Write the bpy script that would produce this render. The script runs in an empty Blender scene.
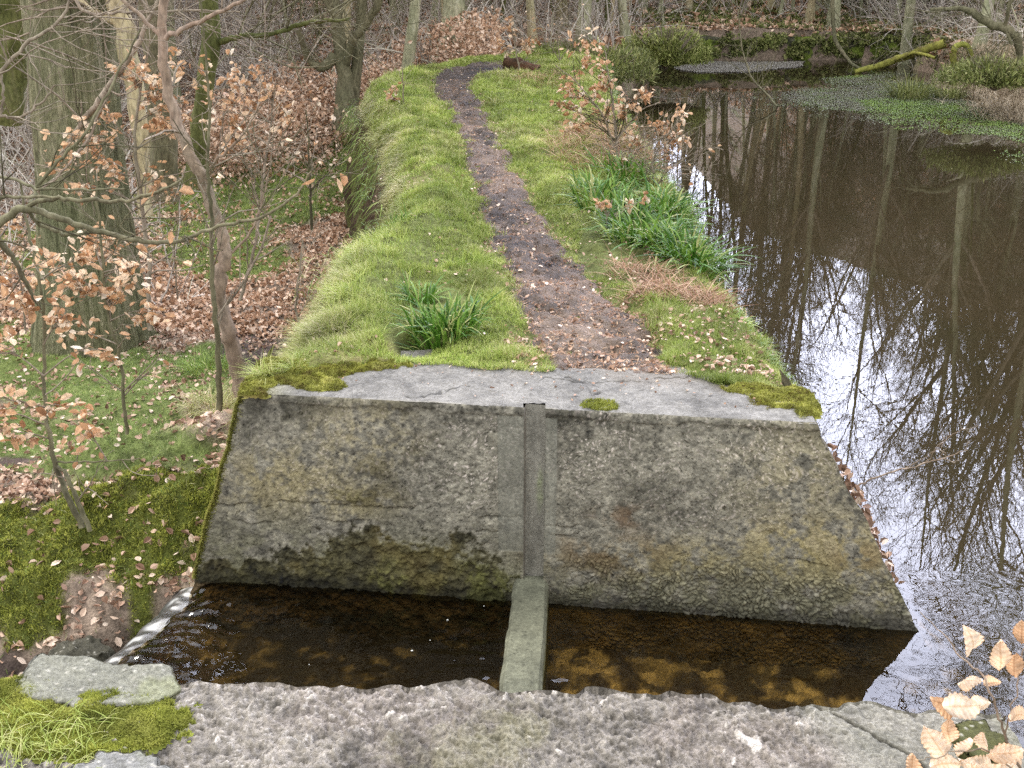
import bpy, math, random
import numpy as np
from mathutils import Vector
rng = np.random.default_rng(7)
random.seed(7)
C = bpy.context.scene.collection
R = math.radians

# ------------------------------------------------------------------ camera, sky, sun, exposure
PITCH, FPX, EYE = R(22.0), 1083.0, 1.6
cam = bpy.data.cameras.new('camera')
cam.sensor_width = 36; cam.lens = 36 * FPX / 1024
cam.clip_start = 0.05; cam.clip_end = 400
camo = bpy.data.objects.new('camera', cam); C.objects.link(camo)
camo.location = (0, 0, EYE); camo.rotation_euler = (R(90) - PITCH, 0, 0)
bpy.context.scene.camera = camo
SUN_EL, SUN_AZ = 50.0, 300.0      # azimuth measured clockwise from +y
w = bpy.data.worlds.new('World'); bpy.context.scene.world = w; w.use_nodes = True
wn = w.node_tree; bg = wn.nodes['Background']
sky = wn.nodes.new('ShaderNodeTexSky'); sky.sky_type = 'NISHITA'; sky.sun_disc = False
sky.sun_elevation = R(SUN_EL); sky.sun_rotation = R(SUN_AZ)
sky.air_density = 1.0; sky.dust_density = 2.0; sky.ozone_density = 1.0
L = wn.links.new
tc = wn.nodes.new('ShaderNodeTexCoord'); nz = wn.nodes.new('ShaderNodeTexNoise')
nz.inputs['Scale'].default_value = 4.0; nz.inputs['Detail'].default_value = 6
dt = wn.nodes.new('ShaderNodeVectorMath'); dt.operation = 'DOT_PRODUCT'
dt.inputs[1].default_value = (math.sin(R(16)) * math.cos(R(27)), math.cos(R(16)) * math.cos(R(27)), math.sin(R(27)))   # bright break in the cloud ahead
mr = wn.nodes.new('ShaderNodeMapRange'); mr.interpolation_type = 'SMOOTHSTEP'
for k_, v_ in ((1, .62), (2, .99), (3, 0.0), (4, 1.0)): mr.inputs[k_].default_value = v_
ad = wn.nodes.new('ShaderNodeMath'); ad.operation = 'MULTIPLY_ADD'; ad.inputs[1].default_value = .5
cl = wn.nodes.new('ShaderNodeMix'); cl.data_type = 'RGBA'
cl.inputs[6].default_value = (10.2, 10.4, 10.6, 1); cl.inputs[7].default_value = (43, 45, 56, 1)
mx = wn.nodes.new('ShaderNodeMix'); mx.data_type = 'RGBA'; mx.inputs[0].default_value = .85
mu = wn.nodes.new('ShaderNodeMath'); mu.operation = 'MULTIPLY_ADD'; mu.inputs[1].default_value = 1.0; mu.inputs[2].default_value = .5
sb = wn.nodes.new('ShaderNodeVectorMath'); sb.operation = 'SCALE'
L(tc.outputs['Generated'], nz.inputs['Vector']); L(tc.outputs['Generated'], dt.inputs[0]); L(dt.outputs['Value'], mr.inputs[0])
L(mr.outputs[0], cl.inputs[0]); L(sky.outputs[0], mx.inputs[6]); L(cl.outputs[2], mx.inputs[7])
L(nz.outputs['Fac'], mu.inputs[0]); L(mx.outputs[2], sb.inputs[0]); L(mu.outputs[0], sb.inputs['Scale'])
L(sb.outputs[0], bg.inputs[0]); bg.inputs[1].default_value = 0.13
sl = bpy.data.lights.new('sun', 'SUN'); sl.energy = 1.5; sl.angle = R(18); sl.color = (1, .95, .87)
so = bpy.data.objects.new('sun', sl); C.objects.link(so)
so.rotation_euler = (R(90 - SUN_EL), 0, R(180 - SUN_AZ) + math.pi * 0)
_d = Vector((math.sin(R(SUN_AZ)) * math.cos(R(SUN_EL)), math.cos(R(SUN_AZ)) * math.cos(R(SUN_EL)), math.sin(R(SUN_EL))))
so.rotation_euler = _d.to_track_quat('Z', 'Y').to_euler()
sc = bpy.context.scene
sc.view_settings.view_transform = 'Standard'; sc.view_settings.look = 'None'
sc.view_settings.exposure = 0.78; sc.view_settings.gamma = 1.0
sc.cycles.max_bounces = 6; sc.cycles.diffuse_bounces = 2; sc.cycles.glossy_bounces = 3
sc.cycles.transparent_max_bounces = 8; sc.cycles.caustics_reflective = False; sc.cycles.caustics_refractive = False
sc.cycles.use_denoising = False; sc.cycles.sample_clamp_indirect = 4.0; sc.cycles.use_adaptive_sampling = False

# ------------------------------------------------------------------ maths helpers
CP, SP = math.cos(PITCH), math.sin(PITCH)
def ray(px, py):
    dx, dy = px - 512.0, py - 384.0
    return dx, FPX * CP - dy * SP, -FPX * SP - dy * CP
def U(px, py, z):                                   # point of the level z seen at px, py
    d = ray(px, py); t = (z - EYE) / d[2]
    return np.array((d[0] * t, d[1] * t, z))
def PD(px, py, Y):                                  # point at distance Y ahead
    d = ray(px, py); t = Y / d[1]
    return np.array((d[0] * t, Y, EYE + d[2] * t))
def proj(x, y, z):
    zz = z - EYE
    depth = y * CP - zz * SP
    depth = np.where(depth < .05, .05, depth)
    up = y * SP + zz * CP
    return 512 + FPX * x / depth, 384 - FPX * up / depth
def stk(a, ax=0):
    return np.stack(np.broadcast_arrays(*a), ax)
def h2(ix, iy, s):
    n = (ix.astype(np.int64) * 374761393 + iy.astype(np.int64) * 668265263 + s * 144665) & 0x7fffffff
    n = ((n ^ (n >> 13)) * 1274126177) & 0x7fffffff
    n = ((n ^ (n >> 15)) * 374761) & 0x7fffffff
    return ((n ^ (n >> 16)) & 0xfffff) / float(0xfffff)
def vn(x, y, s=0):
    x = np.asarray(x, float); y = np.asarray(y, float)
    ix = np.floor(x); iy = np.floor(y); fx = x - ix; fy = y - iy
    fx = fx * fx * (3 - 2 * fx); fy = fy * fy * (3 - 2 * fy)
    a = h2(ix, iy, s); b = h2(ix + 1, iy, s); c = h2(ix, iy + 1, s); d = h2(ix + 1, iy + 1, s)
    return (a * (1 - fx) + b * fx) * (1 - fy) + (c * (1 - fx) + d * fx) * fy
def fbm(x, y, s=0, o=4, g=.5):                       # about -1..1
    r = 0; a = 1; t = 0
    for k in range(o):
        ca, sa = math.cos(k * 1.1), math.sin(k * 1.1)
        r = r + a * (vn(x * ca - y * sa, x * sa + y * ca, s + k * 17) * 2 - 1); t += a; a *= g
        x = x * 2.03; y = y * 2.03
    return r / t * 1.5
def worley(x, y, s=0):
    ix = np.floor(x); iy = np.floor(y)
    best = np.full(np.shape(x), 9.0); sec = best.copy(); cid = np.zeros(np.shape(x))
    for i in (-1, 0, 1):
        for j in (-1, 0, 1):
            cx = ix + i; cy = iy + j
            px = cx + h2(cx, cy, s); py = cy + h2(cx, cy, s + 9)
            d = np.hypot(px - x, py - y); m = d < best
            sec = np.where(m, best, np.minimum(sec, d)); cid = np.where(m, h2(cx, cy, s + 5), cid); best = np.where(m, d, best)
    return best, sec, cid
def ss(a, b, x):
    t = np.clip((x - a) / (b - a), 0, 1); return t * t * (3 - 2 * t)
def ell(px, py, cx, cy, rx, ry, soft=.35):          # soft ellipse mask
    d = np.hypot((px - cx) / rx, (py - cy) / ry); return 1 - ss(1 - soft, 1 + soft, d)
def polysd(x, y, poly):                              # signed distance, positive inside
    x = np.asarray(x, float); y = np.asarray(y, float)
    d = np.full(x.shape, 1e9); ins = np.zeros(x.shape, bool)
    n = len(poly)
    for i in range(n):
        ax, ay = poly[i]; bx, by = poly[(i + 1) % n]
        ex, ey = bx - ax, by - ay
        t = np.clip(((x - ax) * ex + (y - ay) * ey) / (ex * ex + ey * ey), 0, 1)
        d = np.minimum(d, np.hypot(x - ax - t * ex, y - ay - t * ey))
        c = ((ay > y) != (by > y)) & (x < (bx - ax) * (y - ay) / (by - ay + 1e-12) + ax)
        ins ^= c
    return np.where(ins, d, -d)

# ------------------------------------------------------------------ mesh helpers
def tag(o, label=None, cat=None, group=None, kind=None):
    if label: o['label'] = label
    if cat: o['category'] = cat
    if group: o['group'] = group
    if kind: o['kind'] = kind
    return o
def build_mesh(name, V, faces, mat=None, smooth=True, col=None, rnd=None):
    me = bpy.data.meshes.new(name)
    V = np.asarray(V, np.float32)
    fl = [np.asarray(f, np.int32) for f in (faces if isinstance(faces, list) else [faces]) if len(f)]
    me.vertices.add(len(V)); me.vertices.foreach_set('co', V.ravel())
    nl = sum(f.size for f in fl); nf = sum(len(f) for f in fl)
    me.loops.add(nl); me.loops.foreach_set('vertex_index', np.concatenate([f.ravel() for f in fl]))
    me.polygons.add(nf)
    tot = np.concatenate([np.full(len(f), f.shape[1], np.int32) for f in fl])
    st = np.concatenate(([0], np.cumsum(tot)[:-1])).astype(np.int32)
    me.polygons.foreach_set('loop_start', st); me.polygons.foreach_set('loop_total', tot)
    me.polygons.foreach_set('use_smooth', np.full(nf, smooth))
    me.update(calc_edges=True)
    if col is not None:
        a = me.color_attributes.new('col', 'FLOAT_COLOR', 'POINT')
        c = np.ones((len(V), 4), np.float32); c[:, :col.shape[1]] = col
        a.data.foreach_set('color', c.ravel())
    if rnd is not None:
        a = me.attributes.new('rnd', 'FLOAT', 'POINT'); a.data.foreach_set('value', np.asarray(rnd, np.float32))
    if mat: me.materials.append(mat)
    return me
def obj(name, me, parent=None, loc=None):
    o = bpy.data.objects.new(name, me); C.objects.link(o)
    if parent is not None: o.parent = parent
    if loc is not None: o.location = loc
    return o
def empty(name, loc=(0, 0, 0)):
    o = bpy.data.objects.new(name, None); C.objects.link(o); o.location = tuple(loc); o.empty_display_size = .1
    return o
def part(name, V, F, mat, parent, **k):              # mesh given in world coordinates, stored relative to the parent
    V = np.asarray(V, float) - np.array(parent.location)
    return obj(name, build_mesh(name, V, F, mat, **k), parent)
def gridF(nr, nc):
    i = np.arange(nr - 1)[:, None] * nc + np.arange(nc - 1)[None, :]
    return stk([i, i + 1, i + nc + 1, i + nc], -1).reshape(-1, 4)
def grid_mesh(name, X, Y, Z, mat, col=None, parent=None, smooth=True, flip=False):
    X, Y, Z = np.broadcast_arrays(X, Y, Z); V = stk([X, Y, Z], -1).reshape(-1, 3); F = gridF(*X.shape)
    if flip: F = F[:, ::-1]
    c = None if col is None else col.reshape(-1, col.shape[-1])
    if parent is not None: return part(name, V, F, mat, parent, col=c, smooth=smooth)
    return obj(name, build_mesh(name, V, F, mat, smooth, c))
def tubes(P, Rr, k=5, cap=False):
    P = np.asarray(P, float); Rr = np.asarray(Rr, float)
    M, n, _ = P.shape
    T = np.gradient(P, axis=1); T /= np.linalg.norm(T, axis=2, keepdims=True) + 1e-9
    mean = P[:, -1] - P[:, 0]
    ref = np.where((np.abs(mean[:, 2]) > .8 * (np.linalg.norm(mean, axis=1) + 1e-9))[:, None], np.array([[1., 0.13, 0]]), np.array([[0, 0.1, 1.]]))
    A = np.cross(T, ref[:, None, :]); A /= np.linalg.norm(A, axis=2, keepdims=True) + 1e-9
    B = np.cross(T, A)
    th = np.arange(k) / k * 2 * np.pi
    V = P[:, :, None, :] + Rr[:, :, None, None] * (np.cos(th)[None, None, :, None] * A[:, :, None, :] + np.sin(th)[None, None, :, None] * B[:, :, None, :])
    V = V.reshape(-1, 3)
    base = (np.arange(M) * n * k)[:, None, None] + (np.arange(n - 1) * k)[None, :, None] + np.arange(k)[None, None, :]
    nx = (np.arange(M) * n * k)[:, None, None] + (np.arange(n - 1) * k)[None, :, None] + ((np.arange(k) + 1) % k)[None, None, :]
    F = stk([base, nx, nx + k, base + k], -1).reshape(-1, 4)
    return V, F
class Acc:
    def __init__(s): s.V = []; s.F = {}; s.n = 0; s.r = []
    def add(s, V, F, rnd=None):
        for f in (F if isinstance(F, list) else [F]):
            if len(f): s.F.setdefault(f.shape[1], []).append(f + s.n)
        s.V.append(V); s.n += len(V)
        s.r.append(np.zeros(len(V)) if rnd is None else rnd)
    def faces(s): return [np.concatenate(v) for v in s.F.values()]
    def verts(s): return np.concatenate(s.V)
    def rnd(s): return np.concatenate(s.r)
def smoothline(pts, n):
    pts = np.asarray(pts, float)
    d = np.concatenate(([0], np.cumsum(np.linalg.norm(np.diff(pts[:, :3], axis=0), axis=1)))); t = np.linspace(0, d[-1], n)
    o = stk([np.interp(t, d, pts[:, k]) for k in range(pts.shape[1])], 1)
    for _ in range(max(1, n // 12)):
        o[1:-1] = (o[:-2] + 2 * o[1:-1] + o[2:]) / 4
    return o
def grow(P, Rr, count, t0, t1, ln, ang, n, up, wig, rr, droop=0.0, rg=None):
    """count side shoots from the M parents; returns their lines and radii"""
    rg = rg or rng
    M, m, _ = P.shape
    pi = rg.integers(0, M, count); t = rg.uniform(t0, t1, count) * (m - 1)
    i = np.minimum(t.astype(int), m - 2); f = (t - i)[:, None]
    S = P[pi, i] * (1 - f) + P[pi, i + 1] * f
    T = P[pi, i + 1] - P[pi, i]; T /= np.linalg.norm(T, axis=1, keepdims=True) + 1e-9
    pr = Rr[pi, i] * (1 - f[:, 0]) + Rr[pi, i + 1] * f[:, 0]
    rv = rg.normal(size=(count, 3)); side = rv - (rv * T).sum(1, keepdims=True) * T; side /= np.linalg.norm(side, axis=1, keepdims=True) + 1e-9
    a = np.radians(rg.normal(ang, ang * .22, count))[:, None]
    D = T * np.cos(a) + side * np.sin(a)
    leng = rg.uniform(ln[0], ln[1], count) * (1 - .45 * rg.random(count) * 0 - .4 * (t / (m - 1)))
    st = (leng / (n - 1))[:, None]
    out = np.zeros((count, n, 3)); out[:, 0] = S
    for k in range(1, n):
        D = D + rg.normal(0, wig, (count, 3)); D[:, 2] += up - droop * k / n
        D /= np.linalg.norm(D, axis=1, keepdims=True)
        out[:, k] = out[:, k - 1] + D * st
    r0 = np.minimum(pr * rr, pr * .9)
    rad = r0[:, None] * np.linspace(1, .28, n)[None, :]
    return out, rad
LEAF_V = np.array([(0, 0, 0), (.34, .30, .06), (.72, .26, .05), (1, 0, -.02), (.72, -.26, .05), (.34, -.30, .06), (.34, 0, -.03), (.72, 0, -.04)])
LEAF_T = np.array([(0, 5, 6), (0, 6, 1), (4, 3, 7), (7, 3, 2)]); LEAF_Q = np.array([(5, 4, 7, 6), (6, 7, 2, 1)])
def rand_rot(n, tilt, rg=None):
    rg = rg or rng
    az = rg.uniform(0, 2 * np.pi, n); el = rg.normal(0, tilt, n); ro = rg.normal(0, tilt, n)
    X = stk([np.cos(az) * np.cos(el), np.sin(az) * np.cos(el), np.sin(el)], 1)
    up = stk([-np.sin(az) * np.sin(ro), np.cos(az) * np.sin(ro), np.cos(ro)], 1)
    Y = np.cross(up, X); Y /= np.linalg.norm(Y, axis=1, keepdims=True) + 1e-9
    Z = np.cross(X, Y)
    return X, Y, Z
def leaves(P, size, tilt=.4, simple=False, width=1.0, rg=None):
    rg = rg or rng
    n = len(P); X, Y, Z = rand_rot(n, tilt, rg); size = np.broadcast_to(size, (n,))
    if simple:
        T = np.array([(0, 0, 0), (.5, .32, .10), (1, 0, 0), (.5, -.32, .10)]); Fq = [np.array([(0, 3, 2), (0, 2, 1)])]
    else:
        T = LEAF_V.copy(); Fq = [LEAF_T, LEAF_Q]
    k = len(T)
    curl = rg.uniform(-1.5, 3.2, n)
    V = P[:, None, :] + size[:, None, None] * (T[None, :, 0:1] * X[:, None, :] + T[None, :, 1:2] * width * Y[:, None, :] + (T[None, :, 2:3] * (1 + curl[:, None, None] * 1.5)) * Z[:, None, :])
    V[:, :, 2] += (size * .05)[:, None]
    off = (np.arange(n) * k)[:, None, None]
    return V.reshape(-1, 3), [(f[None] + off).reshape(-1, f.shape[1]) for f in Fq], np.repeat(rg.random(n), k)
def blades(P, Ln, W, az, lean, droop=.3, seg=2, rg=None):
    rg = rg or rng
    n = len(P); Ln = np.broadcast_to(Ln, (n,)); W = np.broadcast_to(W, (n,)); lean = np.broadcast_to(lean, (n,)); droop = np.broadcast_to(droop, (n,))
    D = stk([np.cos(az), np.sin(az), np.zeros(n)], 1)
    wa = az + np.pi / 2 + rg.uniform(-.7, .7, n); S = stk([np.cos(wa), np.sin(wa), rg.uniform(-.3, .3, n)], 1)
    ts = np.linspace(0, 1, seg + 1); rows = []
    for k, t in enumerate(ts):
        c = P + D * (Ln * t ** 1.35 * np.sin(lean))[:, None]; c[:, 2] += Ln * (t * np.cos(lean * .85) - droop * t * t)
        wd = W * (1 - .25 * t - .75 * t ** 4) * .5
        if k < seg: rows += [c - S * wd[:, None], c + S * wd[:, None]]
        else: rows += [c]
    V = np.stack(rows, 1); k = V.shape[1]
    off = (np.arange(n) * k)[:, None, None]
    Fs = []
    if seg > 1:
        q = np.array([(2 * i, 2 * i + 1, 2 * i + 3, 2 * i + 2) for i in range(seg - 1)]); Fs.append((q[None] + off).reshape(-1, 4))
    t3 = np.array([(2 * seg - 2, 2 * seg - 1, 2 * seg)]); Fs.append((t3[None] + off).reshape(-1, 3))
    return V.reshape(-1, 3), Fs, np.repeat(rg.random(n), k)

# ------------------------------------------------------------------ materials
class NT:
    def __init__(s, name):
        s.m = bpy.data.materials.new(name); s.m.use_nodes = True; s.t = s.m.node_tree; s.t.nodes.clear()
        s.out = s.t.nodes.new('ShaderNodeOutputMaterial')
    def n(s, ty, ins=None, **k):
        nd = s.t.nodes.new('ShaderNode' + ty)
        for a, b in k.items(): setattr(nd, a, b)
        for a, b in (ins or {}).items():
            if hasattr(b, 'is_output') or isinstance(b, bpy.types.NodeSocket): s.t.links.new(b, nd.inputs[a])
            else: nd.inputs[a].default_value = b
        return nd
    def ramp(s, fac, stops, interp='LINEAR'):
        nd = s.n('ValToRGB', {0: fac}); cr = nd.color_ramp; cr.interpolation = interp
        while len(cr.elements) < len(stops): cr.elements.new(.5)
        for e, (p, c) in zip(cr.elements, stops): e.position = p; e.color = (*c, 1) if len(c) == 3 else c
        return nd.outputs[0]
    def noise(s, scale, detail=4, vec=None, rough=.55):
        i = {'Scale': scale, 'Detail': detail, 'Roughness': rough}
        if vec is not None: i['Vector'] = vec
        return s.n('TexNoise', i).outputs['Fac']
    def pos(s): return s.n('NewGeometry').outputs['Position']
    def mixc(s, f, a, b, mode='MIX'):
        nd = s.n('Mix', data_type='RGBA', blend_type=mode)
        for idx, v in ((0, f), (6, a), (7, b)):
            if isinstance(v, bpy.types.NodeSocket): s.t.links.new(v, nd.inputs[idx])
            else: nd.inputs[idx].default_value = v if idx == 0 else (*v, 1)
        return nd.outputs[2]
    def finish(s, col, rough=.8, bump=None, bstr=.3, bdist=.01, spec=.3, trans=None):
        i = {'Roughness': rough, 'Specular IOR Level': spec}
        p = s.n('BsdfPrincipled', i)
        if isinstance(col, bpy.types.NodeSocket): s.t.links.new(col, p.inputs['Base Color'])
        else: p.inputs['Base Color'].default_value = (*col, 1)
        if bump is not None:
            b = s.n('Bump', {'Height': bump, 'Strength': bstr, 'Distance': bdist}); s.t.links.new(b.outputs[0], p.inputs['Normal'])
        last = p.outputs[0]
        if trans:
            tr = s.n('BsdfTranslucent')
            if isinstance(col, bpy.types.NodeSocket): s.t.links.new(col, tr.inputs[0])
            mxs = s.n('MixShader', {0: trans}); s.t.links.new(last, mxs.inputs[1]); s.t.links.new(tr.outputs[0], mxs.inputs[2]); last = mxs.outputs[0]
        s.t.links.new(last, s.out.inputs[0]); return s.m
def m_vcol(name, rough=.85, s1=40., s2=160., amt=.35, bstr=.35, bdist=.008, spec=.25):
    t = NT(name); p = t.pos()
    a = t.n('Attribute', attribute_name='col').outputs['Color']
    n1 = t.noise(s1, 5, p); n2 = t.noise(s2, 3, p)
    k = t.ramp(n1, [(.3, (1 - amt,) * 3), (.7, (1 + amt,) * 3)])
    c = t.mixc(1.0, a, k, 'MULTIPLY')
    k2 = t.ramp(n2, [(.35, (1 - amt * .6,) * 3), (.68, (1 + amt * .6,) * 3)])
    c = t.mixc(1.0, c, k2, 'MULTIPLY')
    h = t.n('Math', {0: n1, 1: n2}, operation='ADD').outputs[0]
    return t.finish(c, rough, h, bstr, bdist, spec)
def m_rnd(name, stops, rough=.7, trans=None, spec=.3, var=0):
    t = NT(name); a = t.n('Attribute', attribute_name='rnd').outputs['Fac']
    c = t.ramp(a, stops)
    if var:
        n1 = t.noise(var, 3, t.pos()); c = t.mixc(1.0, c, t.ramp(n1, [(.3, (.6, .6, .6)), (.7, (1.25, 1.25, 1.2))]), 'MULTIPLY')
    return t.finish(c, rough, spec=spec, trans=trans)
def m_bark(name, stops, scale=6, stretch=.15, bstr=.6, bdist=.02):
    t = NT(name); tcn = t.n('TexCoord').outputs['Object']
    mp = t.n('Mapping', {'Vector': tcn, 'Scale': (1, 1, stretch)}).outputs[0]
    n1 = t.noise(scale, 6, mp, .65); n2 = t.noise(scale * 5, 4, mp, .6); n3 = t.noise(1.3, 3, tcn)
    c = t.ramp(n1, stops)
    c = t.mixc(1.0, c, t.ramp(n2, [(.3, (.55,) * 3), (.62, (1.15,) * 3)]), 'MULTIPLY')
    c = t.mixc(1.0, c, t.ramp(n3, [(.35, (.8, .85, .75)), (.65, (1.15, 1.1, 1.05))]), 'MULTIPLY')
    h = t.n('Math', {0: n1, 1: n2}, operation='ADD').outputs[0]
    return t.finish(c, .85, h, bstr, bdist, .2)
M = {}
M['terrain'] = m_vcol('forest_floor_mat', .9, 18, 90, .4, .6, .03, .15)
M['bank'] = m_vcol('bank_mat', .9, 22, 110, .4, .6, .02, .15)
M['concrete'] = m_vcol('concrete_mat', .85, 90, 320, .28, .5, .005, .3)
M['mud'] = m_vcol('mud_mat', .7, 30, 120, .4, .6, .015, .35)
M['rock'] = m_vcol('rock_mat', .85, 110, 430, .38, .7, .006, .25)
G0 = [(0, (.17, .25, .04)), (.3, (.28, .36, .07)), (.6, (.42, .47, .13)), (.85, (.58, .56, .26)), (1, (.74, .66, .42))]
M['grass'] = m_rnd('grass_mat', G0, .6, .25, var=1.6)
M['grass_dry'] = m_rnd('dry_grass_mat', [(0, (.30, .34, .09)), (.4, (.42, .42, .17)), (.75, (.56, .50, .28)), (1, (.66, .58, .38))], .6, .25, var=2)
M['grass_deep'] = m_rnd('deep_grass_mat', [(0, (.10, .17, .03)), (.5, (.21, .31, .06)), (.85, (.38, .45, .12)), (1, (.62, .57, .32))], .5, .25, var=2)
M['rush'] = m_rnd('woodrush_mat', [(0, (.035, .09, .012)), (.5, (.09, .20, .022)), (.8, (.22, .34, .06)), (1, (.44, .42, .18))], .45, .25, .25)
M['moss'] = m_rnd('moss_mat', [(0, (.12, .085, .025)), (.25, (.17, .155, .03)), (.6, (.27, .28, .045)), (1, (.46, .43, .13))], .9, .15, var=14)
M['moss_deep'] = m_rnd('deep_moss_mat', [(0, (.09, .10, .015)), (.5, (.21, .23, .03)), (1, (.42, .42, .09))], .9, .15, var=8)
M['leaf'] = m_rnd('leaf_litter_mat', [(0, (.18, .105, .07)), (.35, (.36, .22, .15)), (.7, (.56, .39, .28)), (1, (.80, .66, .54))], .6, None, .35)
M['leaf_far'] = m_rnd('far_leaf_mat', [(0, (.30, .17, .10)), (.45, (.56, .36, .24)), (1, (.84, .66, .52))], .7, None, .2)
M['beech'] = m_rnd('beech_leaf_mat', [(0, (.36, .18, .09)), (.3, (.60, .35, .19)), (.65, (.82, .58, .39)), (1, (.92, .80, .66))], .5, .30, .35, var=45)
M['bracken'] = m_rnd('bracken_mat', [(0, (.15, .07, .035)), (.5, (.31, .16, .085)), (1, (.55, .38, .24))], .7, .1)
M['straw'] = m_rnd('dead_reed_mat', [(0, (.30, .23, .15)), (.5, (.45, .36, .25)), (1, (.60, .50, .37))], .7, .1)
M['brush'] = m_rnd('brushwood_mat', [(0, (.26, .215, .18)), (.5, (.50, .44, .385)), (.85, (.70, .64, .57)), (1, (.44, .42, .27))], .8)
M['bush'] = m_rnd('bush_mat', [(0, (.10, .12, .035)), (.6, (.23, .26, .08)), (1, (.42, .40, .18))], .8, .15, var=3)
M['twig'] = m_bark('twig_bark', [(.3, (.17, .13, .105)), (.5, (.27, .22, .18)), (.7, (.38, .32, .27))], 12, .4, .2, .003)
M['twig_dark'] = m_bark('dark_twig_bark', [(.3, (.05, .04, .03)), (.5, (.085, .075, .045)), (.7, (.13, .12, .06))], 12, .4, .2, .003)
M['branch_green'] = m_bark('algae_branch_bark', [(.3, (.095, .082, .055)), (.5, (.165, .15, .095)), (.7, (.25, .225, .155))], 10, .4, .3, .004)
M['stem'] = m_bark('young_stem_bark', [(.3, (.21, .145, .11)), (.5, (.31, .23, .185)), (.7, (.42, .34, .29))], 9, .5, .35, .004)
M['oak'] = m_bark('furrowed_bark', [(.32, (.09, .085, .05)), (.46, (.22, .22, .125)), (.66, (.40, .37, .25))], 22, .14, 1.0, .05)
M['tree'] = m_bark('grey_green_bark', [(.3, (.24, .235, .15)), (.5, (.40, .39, .27)), (.7, (.56, .53, .42))], 9, .3, .5, .02)
M['tree_pale'] = m_bark('pale_bark', [(.3, (.32, .25, .16)), (.5, (.48, .40, .26)), (.7, (.62, .55, .42))], 9, .3, .5, .01)
M['tree_moss'] = m_bark('mossy_bark', [(.3, (.06, .065, .02)), (.5, (.13, .14, .05)), (.7, (.20, .19, .10))], 10, .4, .5, .02)
M['fallen'] = m_bark('fallen_branch_bark', [(.3, (.10, .07, .04)), (.5, (.22, .22, .05)), (.7, (.36, .36, .09))], 5, .8, .4, .01)
def m_water(name, murk, tint, rip):
    t = NT(name); p = t.pos()
    n1 = t.n('TexNoise', {'Vector': t.n('Mapping', {'Vector': p, 'Scale': (1, .8, 1)}).outputs[0], 'Scale': rip[0], 'Detail': 3.0, 'Roughness': .5}).outputs['Fac']
    n2 = t.noise(rip[1], 2, p)
    h = t.n('Math', {0: n1, 1: t.n('Math', {0: n2, 1: rip[2]}, operation='MULTIPLY').outputs[0]}, operation='ADD').outputs[0]
    b = t.n('Bump', {'Height': h, 'Strength': rip[3], 'Distance': .02}).outputs[0]
    fr = t.n('Fresnel', {'IOR': 1.45, 'Normal': b}).outputs[0]
    gl = t.n('BsdfGlossy', {'Roughness': .004, 'Normal': b, 'Color': (1, 1, 1, 1)}).outputs[0]
    tr = t.n('BsdfTransparent', {'Color': (*tint, 1)}).outputs[0]
    df = t.n('BsdfDiffuse', {'Color': (.030, .024, .012, 1)}).outputs[0]
    sx = t.n('SeparateXYZ', {0: p})
    k1 = t.n('MapRange', {0: sx.outputs[0], 1: 1.15, 2: 2.2, 3: murk, 4: .75}, interpolation_type='SMOOTHSTEP').outputs[0]
    k2 = t.n('MapRange', {0: sx.outputs[1], 1: 3.9, 2: 4.3, 3: murk, 4: .75}, interpolation_type='SMOOTHSTEP').outputs[0]
    mk = t.n('Math', {0: k1, 1: k2}, operation='MAXIMUM').outputs[0]
    m1 = t.n('MixShader', {0: mk, 1: tr, 2: df}).outputs[0]
    m2 = t.n('MixShader', {0: fr, 1: m1, 2: gl}).outputs[0]
    t.t.links.new(m2, t.out.inputs[0]); return t.m
M['pond'] = M['channel'] = m_water('water_mat', .03, (.86, .75, .53), (3.2, 14., .22, .013))
def m_foam(name):
    t = NT(name); a = t.n('Attribute', attribute_name='col').outputs['Color']
    g = t.n('BsdfGlossy', {'Roughness': .35, 'Color': (.35, .35, .34, 1)}).outputs[0]
    d = t.n('BsdfDiffuse', {'Color': (.42, .41, .36, 1)}).outputs[0]
    tr = t.n('BsdfTransparent', {'Color': (.55, .48, .38, 1)}).outputs[0]
    m1 = t.n('MixShader', {0: a, 1: tr, 2: d}).outputs[0]
    fr = t.n('Fresnel', {'IOR': 1.4}).outputs[0]
    m2 = t.n('MixShader', {0: fr, 1: m1, 2: g}).outputs[0]
    t.t.links.new(m2, t.out.inputs[0]); return t.m
M['fall'] = m_foam('falling_water_mat')

# ------------------------------------------------------------------ layout
WZ = -0.85
FY = lambda x: 3.729 - 0.135 * x                     # front of the far abutment
NY = lambda x: 2.06 - 0.065 * x                      # front of the near abutment
LY = np.array([3.8, 3.95, 4.54, 5.49, 6.0, 6.34, 6.86, 7.63, 9.77, 11.68, 13.2, 14.6, 15.67, 17.1, 17.9, 18.6, 19.3])
LX = np.array([-1.02, -1.03, -1.01, -.98, -1.02, -1.0, -.82, -.86, -1.11, -1.48, -1.78, -1.85, -1.62, -.94, .13, 1.2, 1.3])
RY = np.array([3.8, 4.37, 5.05, 5.73, 7.44, 9.34, 11.65, 14.23, 16.65, 18, 19.3])
RX = np.array([1.16, 1.17, 1.14, 1.12, 1.2, 1.2, 1.2, 1.25, 1.4, 1.6, 1.8])
PYs = np.array([3.9, 4.17, 5.05, 5.99, 7.3, 9.26, 11.68, 13.9, 15.03, 16.2, 17.3])
P0 = np.array([.10, .12, .04, -.03, -.18, -.36, -.60, -.98, -1.08, -.9, -.1])
P1 = np.array([.66, .62, .56, .33, .12, -.06, -.32, -.52, -.56, .0, .7])
XL = lambda y: np.interp(y, LY, LX)
XR = lambda y: np.interp(y, RY, RX)
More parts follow.
